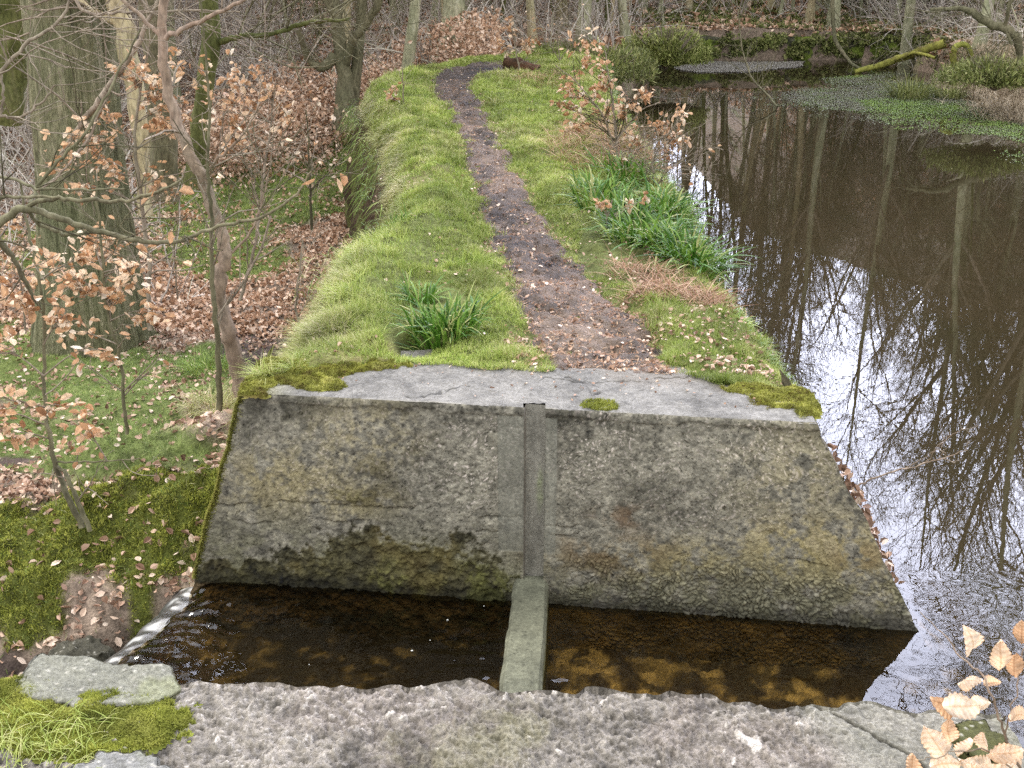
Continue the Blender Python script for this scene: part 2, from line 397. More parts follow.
BX_ = np.array([-1.06, -.75, -.3, .2, .62, .75, .85, .95, 1.05, 1.13]); BY_ = np.array([3.98, 4.13, 4.19, 4.09, 4.04, 4.02, 3.93, 3.84, 3.75, 3.62])
def pathmask(x, y):
    a = np.interp(y, PYs, P0) - .02; b = np.interp(y, PYs, P1) + .03; n = fbm(x * 6, y * 5, 31, 3) * .09 + fbm(x * 22, y * 18, 32, 2) * .05
    e = .07
    return ss(a - e, a + e, x + n) * (1 - ss(b - e, b + e, x + n)) * ss(3.8, 4.1, y) * (1 - ss(16.3, 17.6, y))
def ZE(x, y):
    pm = ss(0, .3, 1 - np.abs((x - (np.interp(y, PYs, P0) + np.interp(y, PYs, P1)) / 2) / .38))
    z = -.015 + .045 * fbm(x * 2.2, y * 1.7, 3, 3) * ss(3.9, 4.6, y) - .05 * pm * ss(3.9, 4.5, y) * (1 - ss(16, 18, y)) + .020 * fbm(x * 10, y * 10, 5, 3)
    d = x - XL(y); z = z - .16 * np.exp(-np.clip(d, 0, 9) / .09) + .05 * np.exp(-((d - .3) / .2) ** 2)
    d = XR(y) - x; z = z - .12 * np.exp(-np.clip(d, 0, 9) / .10)
    z = z - .13 * np.exp(-(((x + .42) / .07) ** 2 + ((y - 4.42) / .09) ** 2))
    z = z - .07 * ss(.035, -.01, y - np.interp(x, BX_, BY_))
    return z
POND = [(-.2, 2.0), (1.57, 3.66), (1.42, 4.0), (1.22, 4.5), (1.18, 5.1), (1.16, 6), (1.22, 7.4), (1.24, 9.3), (1.26, 12), (1.36, 15), (1.7, 17.6), (2.3, 20.5), (2.25, 22.5), (3.2, 24.8), (4.3, 25.6), (6.7, 26.3), (8.4, 25.2), (8.7, 23), (8.4, 21.2), (8.6, 18.5), (8.0, 16.2), (7.6, 14), (8.2, 12), (9.0, 9), (9.3, 5), (8.6, 0), (6, -4), (3, -5), (1.6, -4), (1.5, 1.2), (1.4, 1.9)]
def G(x, y):
    x = np.asarray(x, float); y = np.asarray(y, float)
    # left hollow: ridge beside the abutment, gully in front, trench behind, valley floor beyond
    prof = np.interp(y, [-20, .5, 1.4, 2.4, 3.0, 3.5, 3.9, 4.35, 4.8, 5.3, 5.9, 7, 9, 14, 20, 24], [-1.6, -1.6, -1.9, -2.15, -1.95, -1.5, -1.0, -.62, -.55, -.72, -.98, -1.2, -1.45, -1.55, -1.2, -.8])
    side = ss(-1.1, -3.6, x) * .42 * np.exp(-((y - 4.6) / 1.4) ** 2)
    z = prof - side
    z = z + .10 * fbm(x * 1.1, y * 1.1, 11, 4) + (.05 + .05 * ss(5.5, 4.5, y)) * fbm(x * 4, y * 4, 12, 4)
    z = z - .16 * np.exp(-((y - (6.0 + .35 * (x + 1.4))) / .35) ** 2) * ss(-.9, -1.6, x)
    back = ss(15.5, 18.3, y) * ss(-3.2, -.6, x)
    z = z * (1 - back) + (-.22 + .08 * fbm(x * .9, y * .9, 13)) * back
    hill = .13 * np.clip(y - 22 - 6 * ss(-.5, 2, x), 0, 50) + .003 * np.clip(y - 26, 0, 30) ** 2
    hill = hill + .22 * np.clip(-x - 7, 0, 30) * ss(4, 14, y)
    hr = (.13 + .17 * ss(7, 16, x)) * np.clip(y - 28, 0, 40) + .34 * np.clip(x - 10, 0, None)
    k = ss(3, 9, x); z = z + hill * (1 - k) + np.clip(hr, 0, 18) * k
    right = ss(1.0, 2.0, x) * (1 - back); z = z * (1 - right) + (-.47 + .08 * fbm(x * .8, y * .8, 14) + np.clip(hr, 0, 18) * k) * right
    sd = polysd(x, y, POND)
    z = z * (1 - ss(-.35, .35, sd)) + (-1.75 + .1 * fbm(x, y, 15)) * ss(-.35, .35, sd)
    fw = (y > 24.2) & (y < 26.05 + .3 * np.sin((x - 3.2) / 6.7 * 3) - 1.0 * ss(.6, 1, (x - 3.2) / 6.7)) & (x > 3.1) & (x < 9.6)
    z = np.where(fw, np.minimum(z, -1.05), z)
    # under the dam and the near bank
    near = ss(1.75, 1.45, y) * ss(-1.45, -1.2, x) * ss(1.5, 1.15, x)
    z = z * (1 - near) + (-.05 + .02 * fbm(x * 3, y * 3, 16)) * near
    dam = ss(-.25, .0, x - XL(y)) * ss(.4, 0, x - XR(y)) * ss(3.6, 3.9, y) * (1 - ss(17.2, 18.6, y))
    z = z * (1 - dam) + np.minimum(z, -1.3) * dam
    ch = ss(1.9, 2.1, y) * ss(3.95, 3.75, y) * ss(-1.75, -1.5, x) * ss(2.4, 1.9, x)
    z = z * (1 - ch) + np.minimum(z, -1.7) * ch
    return z
def stretch(lo, hi, c, n, k):
    a = math.asinh((lo - c) / k); b = math.asinh((hi - c) / k)
    return c + k * np.sinh(np.linspace(a, b, n))
def fcol(x, y, z):
    """colours of the forest floor: dead leaves, moss, mud"""
    px, py = proj(x, y, z)
    n = fbm(x * .9, y * .9, 21, 4); n2 = fbm(x * 5, y * 5, 22, 4); n3 = fbm(x * 14, y * 14, 23, 2)
    leaf = np.array((.27, .205, .155)); mud = np.array((.085, .062, .052)); moss = np.array((.085, .095, .02)); green = np.array((.13, .16, .05))
    c = leaf[None] * (1 + .3 * n2[..., None])
    g = gmask(x, y, z)[..., None]
    c = c * (1 - g) + green * (1 + .25 * n3[..., None]) * g
    m = (mossmask(x, y, z))[..., None]; c = c * (1 - m) + moss * (1 + .35 * n3[..., None]) * m
    k = np.clip(mudmask(x, y, z), 0, 1)[..., None]; c = c * (1 - k) + mud * (1 + .3 * n3[..., None]) * k
    return np.clip(c, .01, 1)
def mudmask(x, y, z):
    px, py = proj(x, y, z); n = fbm(x * 5, y * 5, 22, 3) * .45
    v = np.exp(-((y - (5.95 + .35 * (x + 1.4))) / .38) ** 2) * ss(-4.5, -3, x)
    v = np.maximum(v, ell(px, py, 262, 350, 45, 26))
    v = np.maximum(v, ss(3.95, 3.6, y) * .95)
    far = ss(19, 23, y) * .2
    return np.where(x < 0, ss(.4, .7, v + n * .5), 0) * (y > 1) + far
def mossmask(x, y, z):
    n = fbm(x * 4, y * 4, 25, 3)
    v = ss(3.75, 4.1, y + .25 * n) * ss(4.9, 4.3, y) * ss(-6.5, -2.2, x)
    return np.where(x < 0, ss(.35, .75, v * .95 + n * .35), 0) * ss(.0, -.4, x)
def gmask(x, y, z):
    px, py = proj(x, y, z); n = fbm(x * 2.2, y * 2.2, 26, 4)
    v = ell(px, py, 120, 455, 120, 34, .6) + ell(px, py, 70, 372, 120, 46, .6) * 1.1 + ell(px, py, 280, 178, 95, 40, .6) * 1.2 + ell(px, py, 240, 255, 60, 30, .7) * .8 + ell(px, py, 190, 200, 90, 60, .7) * .7 + ell(px, py, 220, 370, 40, 30) + ell(px, py, 40, 250, 60, 30) * .6 + ell(px, py, 10, 440, 30, 30) * .7
    v = v + ss(14, 30, y) * .25
    v = np.where(x > 0, .35, v)
    return ss(.35, .8, v + n * .45)

# ------------------------------------------------------------------ the setting
gx = stretch(-70, 80, -1.9, 520, 1.7); gy = stretch(-14, 120, 4.4, 560, 2.0)
X, Y = np.meshgrid(gx, gy); Z = G(X, Y)
o = grid_mesh('forest_floor', X, Y, Z, M['terrain'], fcol(X, Y, Z)); tag(o, kind='structure')

# earth dam that carries the footpath
ny = 620; ys = 3.9 + (19.2 - 3.9) * np.linspace(0, 1, ny) ** 1.5
kl = np.linspace(0, 1, 46)[:, None]; kt = np.linspace(0, 1, 210)[:, None]; kr = np.linspace(0, 1, 34)[:, None]
yy = ys[None, :]; xl = XL(ys)[None, :]; xr = XR(ys)[None, :]
rough = fbm(yy * 3 + 0 * kl, kl * 4 + 0 * yy, 41, 4)
fade = ss(1.0, .9, kl)
XA = xl - (.30 + .12 * fbm(yy * 1.2 + 0 * kl, kl * 2 + 0 * yy, 43, 3)) * (1 - kl) ** .6 + .07 * rough * fade
zt0 = ZE(xl, yy)
ZA = -1.85 + (zt0 + 1.85) * kl ** .9 + .02 * fbm(yy * 9, kl * 12, 44, 3) * fade
XB = xl + (xr - xl) * kt; ZB = ZE(XB, np.broadcast_to(yy, XB.shape))
ZC = ZE(xr, yy) - 1.25 * kr ** 1.4 + .03 * fbm(yy * 8, kr * 8, 46, 3) * ss(0, .2, kr)
nb_ = ss(3.95, 4.7, yy); XC = (xr + .14 * kr ** .7 + .05 * fbm(yy * 3 + 0 * kr, kr * 3 + 0 * yy, 45, 3) * ss(0, .2, kr)) * nb_ + (np.maximum(xr, 1.10 + .553 * np.clip(-ZC - .12, 0, 9))) * (1 - nb_)
XX = np.concatenate([XA, XB[1:], XC[1:]], 0); ZZ = np.concatenate([ZA, ZB[1:], ZC[1:]], 0); YY = np.broadcast_to(yy, XX.shape)
sect = np.concatenate([np.zeros(46), np.ones(209), np.full(33, 2)])[:, None] + 0 * XX
n2 = fbm(XX * 7, YY * 7, 51, 4); n3 = fbm(XX * 25, YY * 25, 52, 2); n1 = fbm(XX * 1.5, YY * 1.2, 53, 3)
cg = np.array((.13, .145, .045)) * (1 + .25 * n2[..., None]) + np.array((.10, .06, .04)) * ss(.1, .8, n1)[..., None]
nw = fbm(YY * 6, ZZ * 3, 54, 4)
nw = ss(-.1, .5, nw + .4 * fbm(YY * 20, ZZ * 16, 56, 3))[..., None]
cg = cg * (1 - .85 * np.exp(-(((XX + .42) / .07) ** 2 + ((YY - 4.42) / .10) ** 2)))[..., None]  # shade inside the small hollow, painted into the bank colour
cw = (np.array((.12, .125, .04)) * nw + np.array((.065, .042, .028)) * (1 - nw)) * (1 + .35 * fbm(YY * 22, ZZ * 22, 55, 2)[..., None])
cr_ = np.where(n2[..., None] > 0, np.array((.11, .12, .03)), np.array((.13, .08, .05)))
wt = np.where(sect[..., None] == 0, ss(1.0, .93, np.concatenate([kl, np.ones((242, 1))], 0))[..., None] * np.ones(XX.shape + (1,)), 0)
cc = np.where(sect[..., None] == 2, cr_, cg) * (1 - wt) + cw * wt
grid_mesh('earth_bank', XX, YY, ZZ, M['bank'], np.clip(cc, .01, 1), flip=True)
tag(bpy.data.objects['earth_bank'], kind='structure')

# trodden footpath
ny = 520; ys = 4.0 + (17.2 - 4.0) * np.linspace(0, 1, ny) ** 1.4
t = np.linspace(0, 1, 70)[:, None]
a = np.interp(ys, PYs, P0)[None] + .05 * fbm(ys * 2.5, ys * 0, 61, 3)[None] - .06; b = np.interp(ys, PYs, P1)[None] + .05 * fbm(ys * 2.5, ys * 0, 62, 3)[None] + .07
mid = (a + b) / 2; hw = np.maximum((b - a) / 2, .13)
XX = mid + hw * (t * 2 - 1); YY = np.broadcast_to(ys[None], XX.shape)
edge = ss(0, .22, np.minimum(t, 1 - t))
ZZ = ZE(XX, YY) - .004 + .016 * edge + .014 * fbm(XX * 16, YY * 16, 63, 4) * edge 
n = fbm(XX * 9, YY * 9, 64, 4)[..., None]; n1 = fbm(XX * 2.5, YY * 1.5, 65, 3)[..., None]
cc = np.array((.085, .060, .044)) * (1 + .7 * n) + np.array((.065, .045, .032)) * ss(0, .7, n1) + np.array((.09, .065, .045)) * np.exp(-((XX - .30) / .2) ** 2 - ((YY - 4.6) / .4) ** 2)[..., None]
cc = cc * (1 - .5 * ss(12.5, 14.5, YY)[..., None] * ss(17, 16, YY)[..., None])
o = grid_mesh('footpath', XX, YY, ZZ, M['mud'], np.clip(cc, .02, 1), flip=True); tag(o, kind='structure')

# channel bed
gx = np.linspace(-1.62, 2.5, 330); gy = np.linspace(1.95, 4.1, 190); X, Y = np.meshgrid(gx, gy)
w1, w2, cid = worley(X * 20 + .6 * fbm(X * 9, Y * 9, 74, 3), Y * 20 + .6 * fbm(X * 9, Y * 9, 75, 3), 71)
Z = -1.06 + .03 * fbm(X * 5, Y * 5, 72, 4) + .025 * (w2 - w1) - .5 * ss(1.6, 2.4, X) - .5 * ss(-1.38, -1.56, X)
n = fbm(X * 9, Y * 9, 73, 5, .65) * 1.2
gold = ss(-.35, .75, n + .5 * np.exp(-((X - .45) / .35) ** 2) - .15 + .3 * (cid - .5))[..., None]
cc = np.array((.045, .030, .014)) * (1 - gold) + (np.array((.50, .38, .17)) * (.2 + 1.2 * cid[..., None])) * gold
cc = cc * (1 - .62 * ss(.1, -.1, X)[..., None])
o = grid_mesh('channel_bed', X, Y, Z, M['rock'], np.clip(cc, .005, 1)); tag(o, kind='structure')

# water of the pond and the channel
CX1 = 2.3
pw = [(CX1, 1.0), (CX1, 4.4), (CX1, 4.4)]
pond_poly = [(1.1, 3.95)] + [(XR(v) + .1, v) for v in np.linspace(4.8, 17, 14)] + [(1.5, 24), (3.0, 27), (12, 28), (14, 20), (14, 5), (12, -6), (1.1, -6), (1.1, 1.2), (CX1, 1.2), (CX1, 3.95)]
me = bpy.data.meshes.new('pond_water'); me.from_pydata([(a, b, WZ) for a, b in pond_poly], [], [list(range(len(pond_poly)))[::-1]])
me.materials.append(M['pond']); o = obj('pond_water', me); tag(o, kind='structure')
LIP = np.array([(-1.36, 4.05), (-1.33, 3.84), (-1.40, 3.68), (-1.45, 3.52), (-1.50, 3.40), (-1.54, 3.1), (-1.58, 2.6), (-1.58, 1.9)])[::-1]
gy = np.concatenate([np.linspace(1.9, 3.95, 250)]); lipx = np.interp(gy, LIP[:, 1], LIP[:, 0]) + .018 * fbm(gy * 7, gy * 0, 80, 3)
s = np.linspace(0, 1, 420)[None, :]
X = lipx[:, None] + (CX1 - lipx[:, None]) * s; Y = np.broadcast_to(gy[:, None], X.shape)
dl = X - lipx[:, None]
rip = .0030 * fbm(X * 9, Y * 11, 81, 3) * ss(.05, -.1, X) + .0012 * fbm(X * 6, Y * 6, 82, 3)
st_ = np.sin(Y * 70 + X * 30 + 7 * fbm(X * 3, Y * 3, 83, 4)) * .0030 * np.exp(-(dl / .35) ** 2)
jag = .0048 * fbm(X * 22, Y * 26, 84, 4) * np.exp(-(dl / .5) ** 2)
bw = .005 * fbm(X * 26, Y * 30, 85, 3) * np.exp(-((X - .17) / .06) ** 2) + .0040 * fbm(X * 22, Y * 28, 86, 3) * np.exp(-((X + .17) / .18) ** 2)
Z = WZ + (rip + st_ + jag + bw) * ss(CX1, CX1 - .4, X) - .03 * np.exp(-dl / .16) - .05 * np.exp(-dl / .05)
o = grid_mesh('channel_water', X, Y, Z, M['channel']); tag(o, kind='structure')
# water sliding over the lip
s = np.linspace(0, 1, 120)[None, :]; gyf = gy[:, None]
drop = .0 + 1.0 * s
X = lipx[:, None] + .004 - .34 * s ** .7 - .05 * fbm(gyf * 6 + 0 * s, s * 2 + 0 * gyf, 87, 3) * s
Z = WZ - .078 - .95 * s ** 2.0 + .010 * fbm(gyf * 14 + 0 * s, s * 5 + 0 * gyf, 89, 3); Y = np.broadcast_to(gyf, X.shape)
foam = .75 * ss(-.1, .75, fbm(Y * 34 + 3 * s, s * 1.5 + 0 * Y, 88, 4) + .95 * (1 - s) + .35 * np.exp(-((Y - 3.42) / .12) ** 2) - .05)
o = grid_mesh('waterfall', X, Y, Z, M['fall'], np.repeat(foam[..., None], 3, 2)); tag(o, kind='structure')

# ------------------------------------------------------------------ far concrete abutment
def face_colour(x, z, px, py, side):
    wx = x + .02 * fbm(x * 18, z * 18, 91, 2); wz = z + .02 * fbm(x * 18, z * 18, 92, 2)
    n1 = fbm(x * 3, z * 3, 101, 4); n2 = fbm(x * 14, z * 14, 102, 4); n3 = fbm(x * 60, z * 60, 103, 3); n4 = fbm(x * 7, z * 7, 105, 5, .65)
    w1, w2, cid = worley(wx * 95, wz * 95, 104); v1, v2, cv = worley(wx * 42, wz * 50, 106)
    base = np.array((.285, .262, .205)) * (1 + .22 * n1 + .22 * n2 + .28 * n4 + .50 * n3)[..., None]
    agg = np.maximum.reduce([ell(px, py, 450, 445, 85, 48, .7), ell(px, py, 610, 445, 70, 45, .8) * .8, ell(px, py, 770, 465, 70, 45, .8) * .8, ell(px, py, 330, 450, 70, 60, .9) * .55, ell(px, py, 700, 505, 100, 30, .9) * .6])
    agg = agg * ss(-.5, .4, n2 + .5 * n1)
    siz = .22 + .5 * ((cid * 7.3) % 1) ** 2
    spk = ss(siz, siz * .4, w1) * (cid > .40) * np.clip(1.5 * agg + .16, 0, 1) * ss(-.9, .0, n3 + n2)
    tone = (.6 + .8 * ((cid * 13.7) % 1))[..., None]
    base = base * (1 - .25 * agg[..., None] * (1 - spk[..., None])); base = base * (1 - spk[..., None] * .9) + np.array((.62, .54, .47)) * tone * spk[..., None] * .9
    base = base * (1 + .12 * agg[..., None])
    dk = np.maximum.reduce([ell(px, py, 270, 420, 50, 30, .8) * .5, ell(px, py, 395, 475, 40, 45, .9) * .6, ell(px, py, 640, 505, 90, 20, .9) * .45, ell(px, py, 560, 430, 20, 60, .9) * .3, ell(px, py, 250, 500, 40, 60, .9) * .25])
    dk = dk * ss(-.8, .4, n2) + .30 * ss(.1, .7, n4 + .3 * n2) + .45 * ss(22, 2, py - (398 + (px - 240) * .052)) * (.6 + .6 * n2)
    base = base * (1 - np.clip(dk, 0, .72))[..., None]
    pit = ss(.34, .05, w1) * (cid < .16); base = base * (1 - .75 * pit[..., None])
    och = np.maximum.reduce([ell(px, py, 815, 550, 80, 30, .9), ell(px, py, 690, 560, 70, 18, .9) * .7, ell(px, py, 285, 480, 60, 30, .9) * .55, ell(px, py, 345, 500, 45, 18, .9) * .5, ell(px, py, 360, 440, 50, 34, .9) * .4, ell(px, py, 870, 585, 30, 30, .8) * .5, ell(px, py, 800, 480, 60, 50, .9) * .35])
    och = och * ss(-.6, .5, n2 + .5 * n3 + .1)
    base = base * (1 - och[..., None] * .8) + np.array((.40, .32, .125)) * (1 + .4 * n3[..., None]) * och[..., None] * .8
    och2 = ell(px, py, 825, 543, 50, 20, .9) * ss(.1, .6, n2 + .5 * n3); base = base * (1 - och2[..., None] * .7) + np.array((.46, .39, .25)) * och2[..., None] * .7
    rust = np.maximum.reduce([ell(px, py, 600, 555, 60, 20, .9), ell(px, py, 625, 518, 28, 12, .9) * .8, ell(px, py, 860, 560, 25, 14, .9) * .8]) * ss(-.5, .5, n2 + .4 * n3)
    base = base * (1 - rust[..., None] * .55) + np.array((.23, .115, .05)) * rust[..., None] * .55
    green = np.clip(ss(.50, .95, -z / .85) * .9 + .14, 0, 1) * ss(-.7, .5, n2 + .5 * n1 + .3 * n3)
    base = base * (1 - green[..., None] * .62) + np.array((.10, .098, .04)) * (1 + .4 * n3[..., None]) * green[..., None] * .62
    lowr = ss(-.55, -.72, z) * ss(540, 580, px); gap = ss(.16, .0, v2 - v1) * lowr * ss(-.6, .3, n2)
    base = base * (1 - .6 * gap[..., None]) * (1 + .35 * lowr * (cv - .5))[..., None]
    bd = 1 - ss(-.10, .10, (np.hypot((px - 395) / 125, (py - 592) / 58) - 1) + .28 * n2 + .14 * n3)
    bd = np.maximum(bd, 1 - ss(-.1, .10, (np.hypot((px - 235) / 80, (py - 594) / 34) - 1) + .35 * n2 + .14 * n3))
    bd = np.maximum(bd, ell(px, py, 345, 497, 22, 7, .9) * ss(0, .5, n2 + .3 * n3)); bd = bd * (px < 520)
    mossc = np.array((.080, .070, .026)) * (1 + .5 * n2 + .5 * n3)[..., None] + np.array((.035, .045, .0)) * ss(.1, .7, n1 + .4 * n2 + .3 * n3)[..., None] + np.array((.03, .018, .0)) * ss(.2, .8, fbm(x * 9, z * 9, 107, 3))[..., None]
    base = base * (1 - bd[..., None] * .9) + mossc * bd[..., None] * .9
    wet = ss(-.76, -.84, z + .02 * n2); base = base * (1 - .65 * wet[..., None])
    uw = ss(-.862, -.885, z)[..., None]; base = base * (1 - uw) + np.where(px[..., None] < 535, np.array((.085, .058, .028)), np.array((.19, .14, .065))) * (1 + .7 * n2[..., None] + .6 * n4[..., None]) * uw
    return np.clip(base, .006, .8), bd, agg
def face_relief(x, z, px, py, bd):
    wx = x + .02 * fbm(x * 18, z * 18, 91, 2); wz = z + .02 * fbm(x * 18, z * 18, 92, 2)
    v1, v2, cv = worley(wx * 42, wz * 50, 106); w3, w4, c3 = worley(wx * 95, wz * 95, 104)
    r = .0024 * fbm(x * 60, z * 60, 112, 4, .65) + .003 * fbm(x * 6, z * 6, 113, 4)
    r = r + .002 * ss(.5, .1, w3) * (c3 > .55) - .004 * ss(.35, .1, w3) * (c3 < .14)
    big = ss(.25, .8, fbm(x * 16, z * 22, 116, 4)); r = r - .006 * big * ss(-.2, .4, fbm(x * 3, z * 3, 117, 2))
    cob = ss(-.52, -.72, z) * ss(540, 600, px) * ss(-.7, .2, fbm(x * 8, z * 8, 118, 3)); r = r + cob * (.009 * ss(0, .5, v2 - v1) * (.4 + .9 * cv) - .003)
    r = r + .012 * bd * (.6 + 1.1 * fbm(x * 30, z * 30, 114, 4, .6))
    for z0, amp, sd_, ph in ((-.47, .012, 0, 0), (-.56, .010, 7, 1.3)):
        zl = z0 + .05 * fbm(x * 3.2 + ph, x * 0, 115 + sd_, 5, .6); on = ss(.15, .5, fbm(x * 4.0 + 5 * ph, x * 0, 131 + sd_, 3))
        r = r - amp * on * np.exp(-((z - zl) / .005) ** 2) - .5 * amp * on * ss(.035, 0, zl - z) * (zl > z)
    return r
def fl(z): return -1.04 - (.29 / .85) * (-z) + .010 * fbm(z * 9, z * 0 + 2.5, 181, 4, .6)         # left and right outline of the trapezoid
def fr_(z): return 1.10 + (.47 / .85) * (-z) + .014 * fbm(z * 8, z * 0 + 7.5, 183, 4, .6)
AB = empty('concrete_abutment', (0.05, 3.9, -1.1)); tag(AB, 'weathered grey concrete abutment with a vertical slot, at the end of the grassy footpath', 'abutment')
SL, SR = .045, .125
def outw(P_): return P_                             # outward = towards the camera
NF = np.array((.134, -.991))                        # towards the viewer, square to the face ((1,-.135) direction)
NF = np.array((-.134, -.991))
def panel(x0f, x1f, nx_, nz_, side, dark=1.0):
    zz = np.linspace(0, -1.12, nz_)[:, None]; s = np.linspace(0, 1, nx_)[None, :]
    a = x0f(zz); b = x1f(zz); x = a + (b - a) * s; z = zz + 0 * x; y = FY(x)
    px, py = proj(x, y, z)
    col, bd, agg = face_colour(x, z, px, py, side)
    dd = face_relief(x, z, px, py, bd)
    ed = ss(0, .012, np.abs(x - SL)) * ss(0, .012, np.abs(x - SR))
    strip = ((x > SL - .10) & (x < SL)).astype(float) if side == 'l' else ((x < SR + .045)).astype(float)
    strip = strip * (z > -.62) * (z < -.035)
    dd = dd * ed * (1 - .8 * strip)
    scol = np.array((.215, .21, .17)) * (1 + .2 * fbm(x * 60, z * 6, 141, 3) + .2 * fbm(x * 10, z * 10, 142, 3))[..., None]
    if side == 'r': scol = scol * 1.25
    col = col * (1 - .6 * strip[..., None]) + scol * .6 * strip[..., None]
    dd = dd - .003 * strip
    # worn arris at the top
    top = np.exp(z / .008); dd = dd - .003 * top + .006 * ss(-.035, -.02, z + .012 * fbm(x * 9, x * 0, 143, 3)) * (1 - top)
    return part('front_face', stk([x + NF[0] * dd, y + NF[1] * dd, z - .006 * top * 0], -1).reshape(-1, 3), gridF(*x.shape)[:, ::-1], M['concrete'], AB, col=col.reshape(-1, 3))
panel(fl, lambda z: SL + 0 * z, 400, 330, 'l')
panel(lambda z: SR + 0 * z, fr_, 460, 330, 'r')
# groove of the stop boards
zz = np.linspace(-.002, -.99, 220)[:, None]
prof = np.array([(SL, 0), (SL + .001, .015), (SL + .002, .036), (SL + .006, .042), (SR - .006, .042), (SR - .002, .036), (SR - .001, .015), (SR, 0)])
uu = np.linspace(0, len(prof) - 1, 60)[None, :]
qx = np.interp(uu, range(len(prof)), prof[:, 0]) + 0 * zz; qd = np.interp(uu, range(len(prof)), prof[:, 1]) + .002 * fbm(uu * .8 + 0 * zz, zz * 18 + 0 * uu, 151, 3)
x = qx - NF[0] * qd; y = FY(qx) - NF[1] * qd; z = zz + 0 * x
cc = np.array((.31, .29, .24)) * (1 + .3 * fbm(qx * 40, z * 9, 152, 3))[..., None] * np.ones(3)
gm = ell(qx, z, SR - .022, -.36, .012, .09, .5) * (.6 + .4 * fbm(qx * 60, z * 30, 153, 2)); gm = np.clip(gm, 0, 1)[..., None]
cc = cc * (1 - gm) + np.array((.34, .38, .20)) * gm
rs = (np.abs(qd - .02) < .018).astype(float)[..., None] * .3; cc = cc * (1 - rs) + np.array((.10, .06, .045)) * rs
part('slot', stk([x, y, z], -1).reshape(-1, 3), gridF(*x.shape)[:, ::-1], M['concrete'], AB, col=np.clip(cc, .01, 1).reshape(-1, 3))
# top slab: polygon sampled as grid between the front arris and the back edge
def top_slab(parent, xl_, xr_, front, back, z0, nx_, ny_, seed, colf, relief, thick=.9, frontdown=0):
    s = np.linspace(0, 1, nx_)[None, :]; v = np.linspace(0, 1, ny_)[:, None]
    x = xl_ + (xr_ - xl_) * s; yf = front(x); yb = back(x); y = yf + (yb - yf) * v; x = x + 0 * v
    z = z0 + relief(x, y, v)
    return x, y, z
bx, by = BX_, BY_
def slabcol(x, y, v):
    px, py = proj(x, y, 0 * x)
    n1 = fbm(x * 4, y * 4, 161, 4); n2 = fbm(x * 20, y * 20, 162, 4)
    c = np.array((.175, .165, .148)) * (1 + .25 * n1 + .25 * n2 + .2 * fbm(x * 70, y * 70, 167, 3))[..., None]
    c = c * (1 + .15 * ss(.1, .7, fbm(x * 7, y * 16, 163, 3)))[..., None]
    # cracks
    cr = np.zeros(x.shape)
    for pts in ([(628, 407), (640, 392), (655, 380), (690, 376)], [(565, 376), (585, 384), (592, 395), (600, 392)], [(470, 385), (430, 395), (405, 398)], [(748, 402), (742, 390), (735, 380)], [(540, 377), (580, 382), (640, 380)]):
        for (a, b), (c_, d) in zip(pts[:-1], pts[1:]):
            wob = 2.2 * fbm(px / 9, py / 9, 164, 2); ex, ey = c_ - a, d - b
            tt = np.clip(((px - a) * ex + (py - b) * ey) / (ex * ex + ey * ey), 0, 1)
            cr = np.maximum(cr, ss(1.0, .35, np.hypot(px - a - tt * ex, (py - b - tt * ey + wob * 1.3) * 1.4)))
    c = c * (1 - .6 * cr[..., None])
    gr = ss(.5, 1., v) * ss(-.3, .5, n1); c = c * (1 - .35 * gr[..., None]) + np.array((.12, .09, .06)) * .35 * gr[..., None]
    df = ss(.03, 0, v) * ss(-.4, .2, n2); c = c * (1 - .3 * df[..., None]) + np.array((.40, .36, .27)) * .3 * df[..., None]
    yg = ss(-.8, -1.05, x) * .5; c = c * (1 - yg[..., None]) + np.array((.28, .27, .10)) * yg[..., None]
    return np.clip(c, .02, 1), cr
x, y, z = top_slab(AB, -1.045, 1.105, lambda x: FY(x) + .001, lambda x: np.interp(x, bx, by) + .25, 0, 620, 190, 160, None, lambda x, y, v: .004 * fbm(x * 8, y * 8, 165, 3) + .0015 * fbm(x * 50, y * 50, 166, 2) - .004 * np.exp(-(y - FY(x)) / .006))
hole = (x > SL) & (x < SR) & (y < FY(x) + .042)
z = np.where(hole, z, z); cc, cr = slabcol(x, y, (y - FY(x)) / np.maximum(np.interp(x, bx, by) - FY(x), .05)); z = z - .004 * cr
z = z - .03 * ss(0, .2, y - np.interp(x, bx, by)) 
F = gridF(*x.shape); Vc = stk([x, y, z], -1).reshape(-1, 3); hf = hole.reshape(-1)
F = F[~hf[F].any(1)]
part('top_slab', Vc, F, M['concrete'], AB, col=cc.reshape(-1, 3))
# sloping ends of the abutment
def endwall(xf, sgn, name):
    zz = np.linspace(0, -1.15, 120)[:, None]; v = np.linspace(0, 1, 60)[None, :]
    x = xf(zz) + 0 * v - sgn * .01 * v; y = FY(xf(zz)) + .55 * v
    d = .012 * fbm(y * 6, zz * 6 + 0 * v, 171, 4) * ss(0, .1, v)
    n = fbm(y * 12, zz * 12 + 0 * v, 172, 3)[..., None]
    c = np.array((.20, .20, .05)) * (1 + .4 * n) if sgn < 0 else np.array((.15, .13, .09)) * (1 + .3 * n)
    part(name, stk([x + sgn * d, y, zz + 0 * x], -1).reshape(-1, 3), gridF(*x.shape) if sgn > 0 else gridF(*x.shape)[:, ::-1], M['concrete'], AB, col=np.clip(c, .01, 1).reshape(-1, 3))
endwall(fl, -1, 'end_wall'); endwall(fr_, 1, 'end_wall')

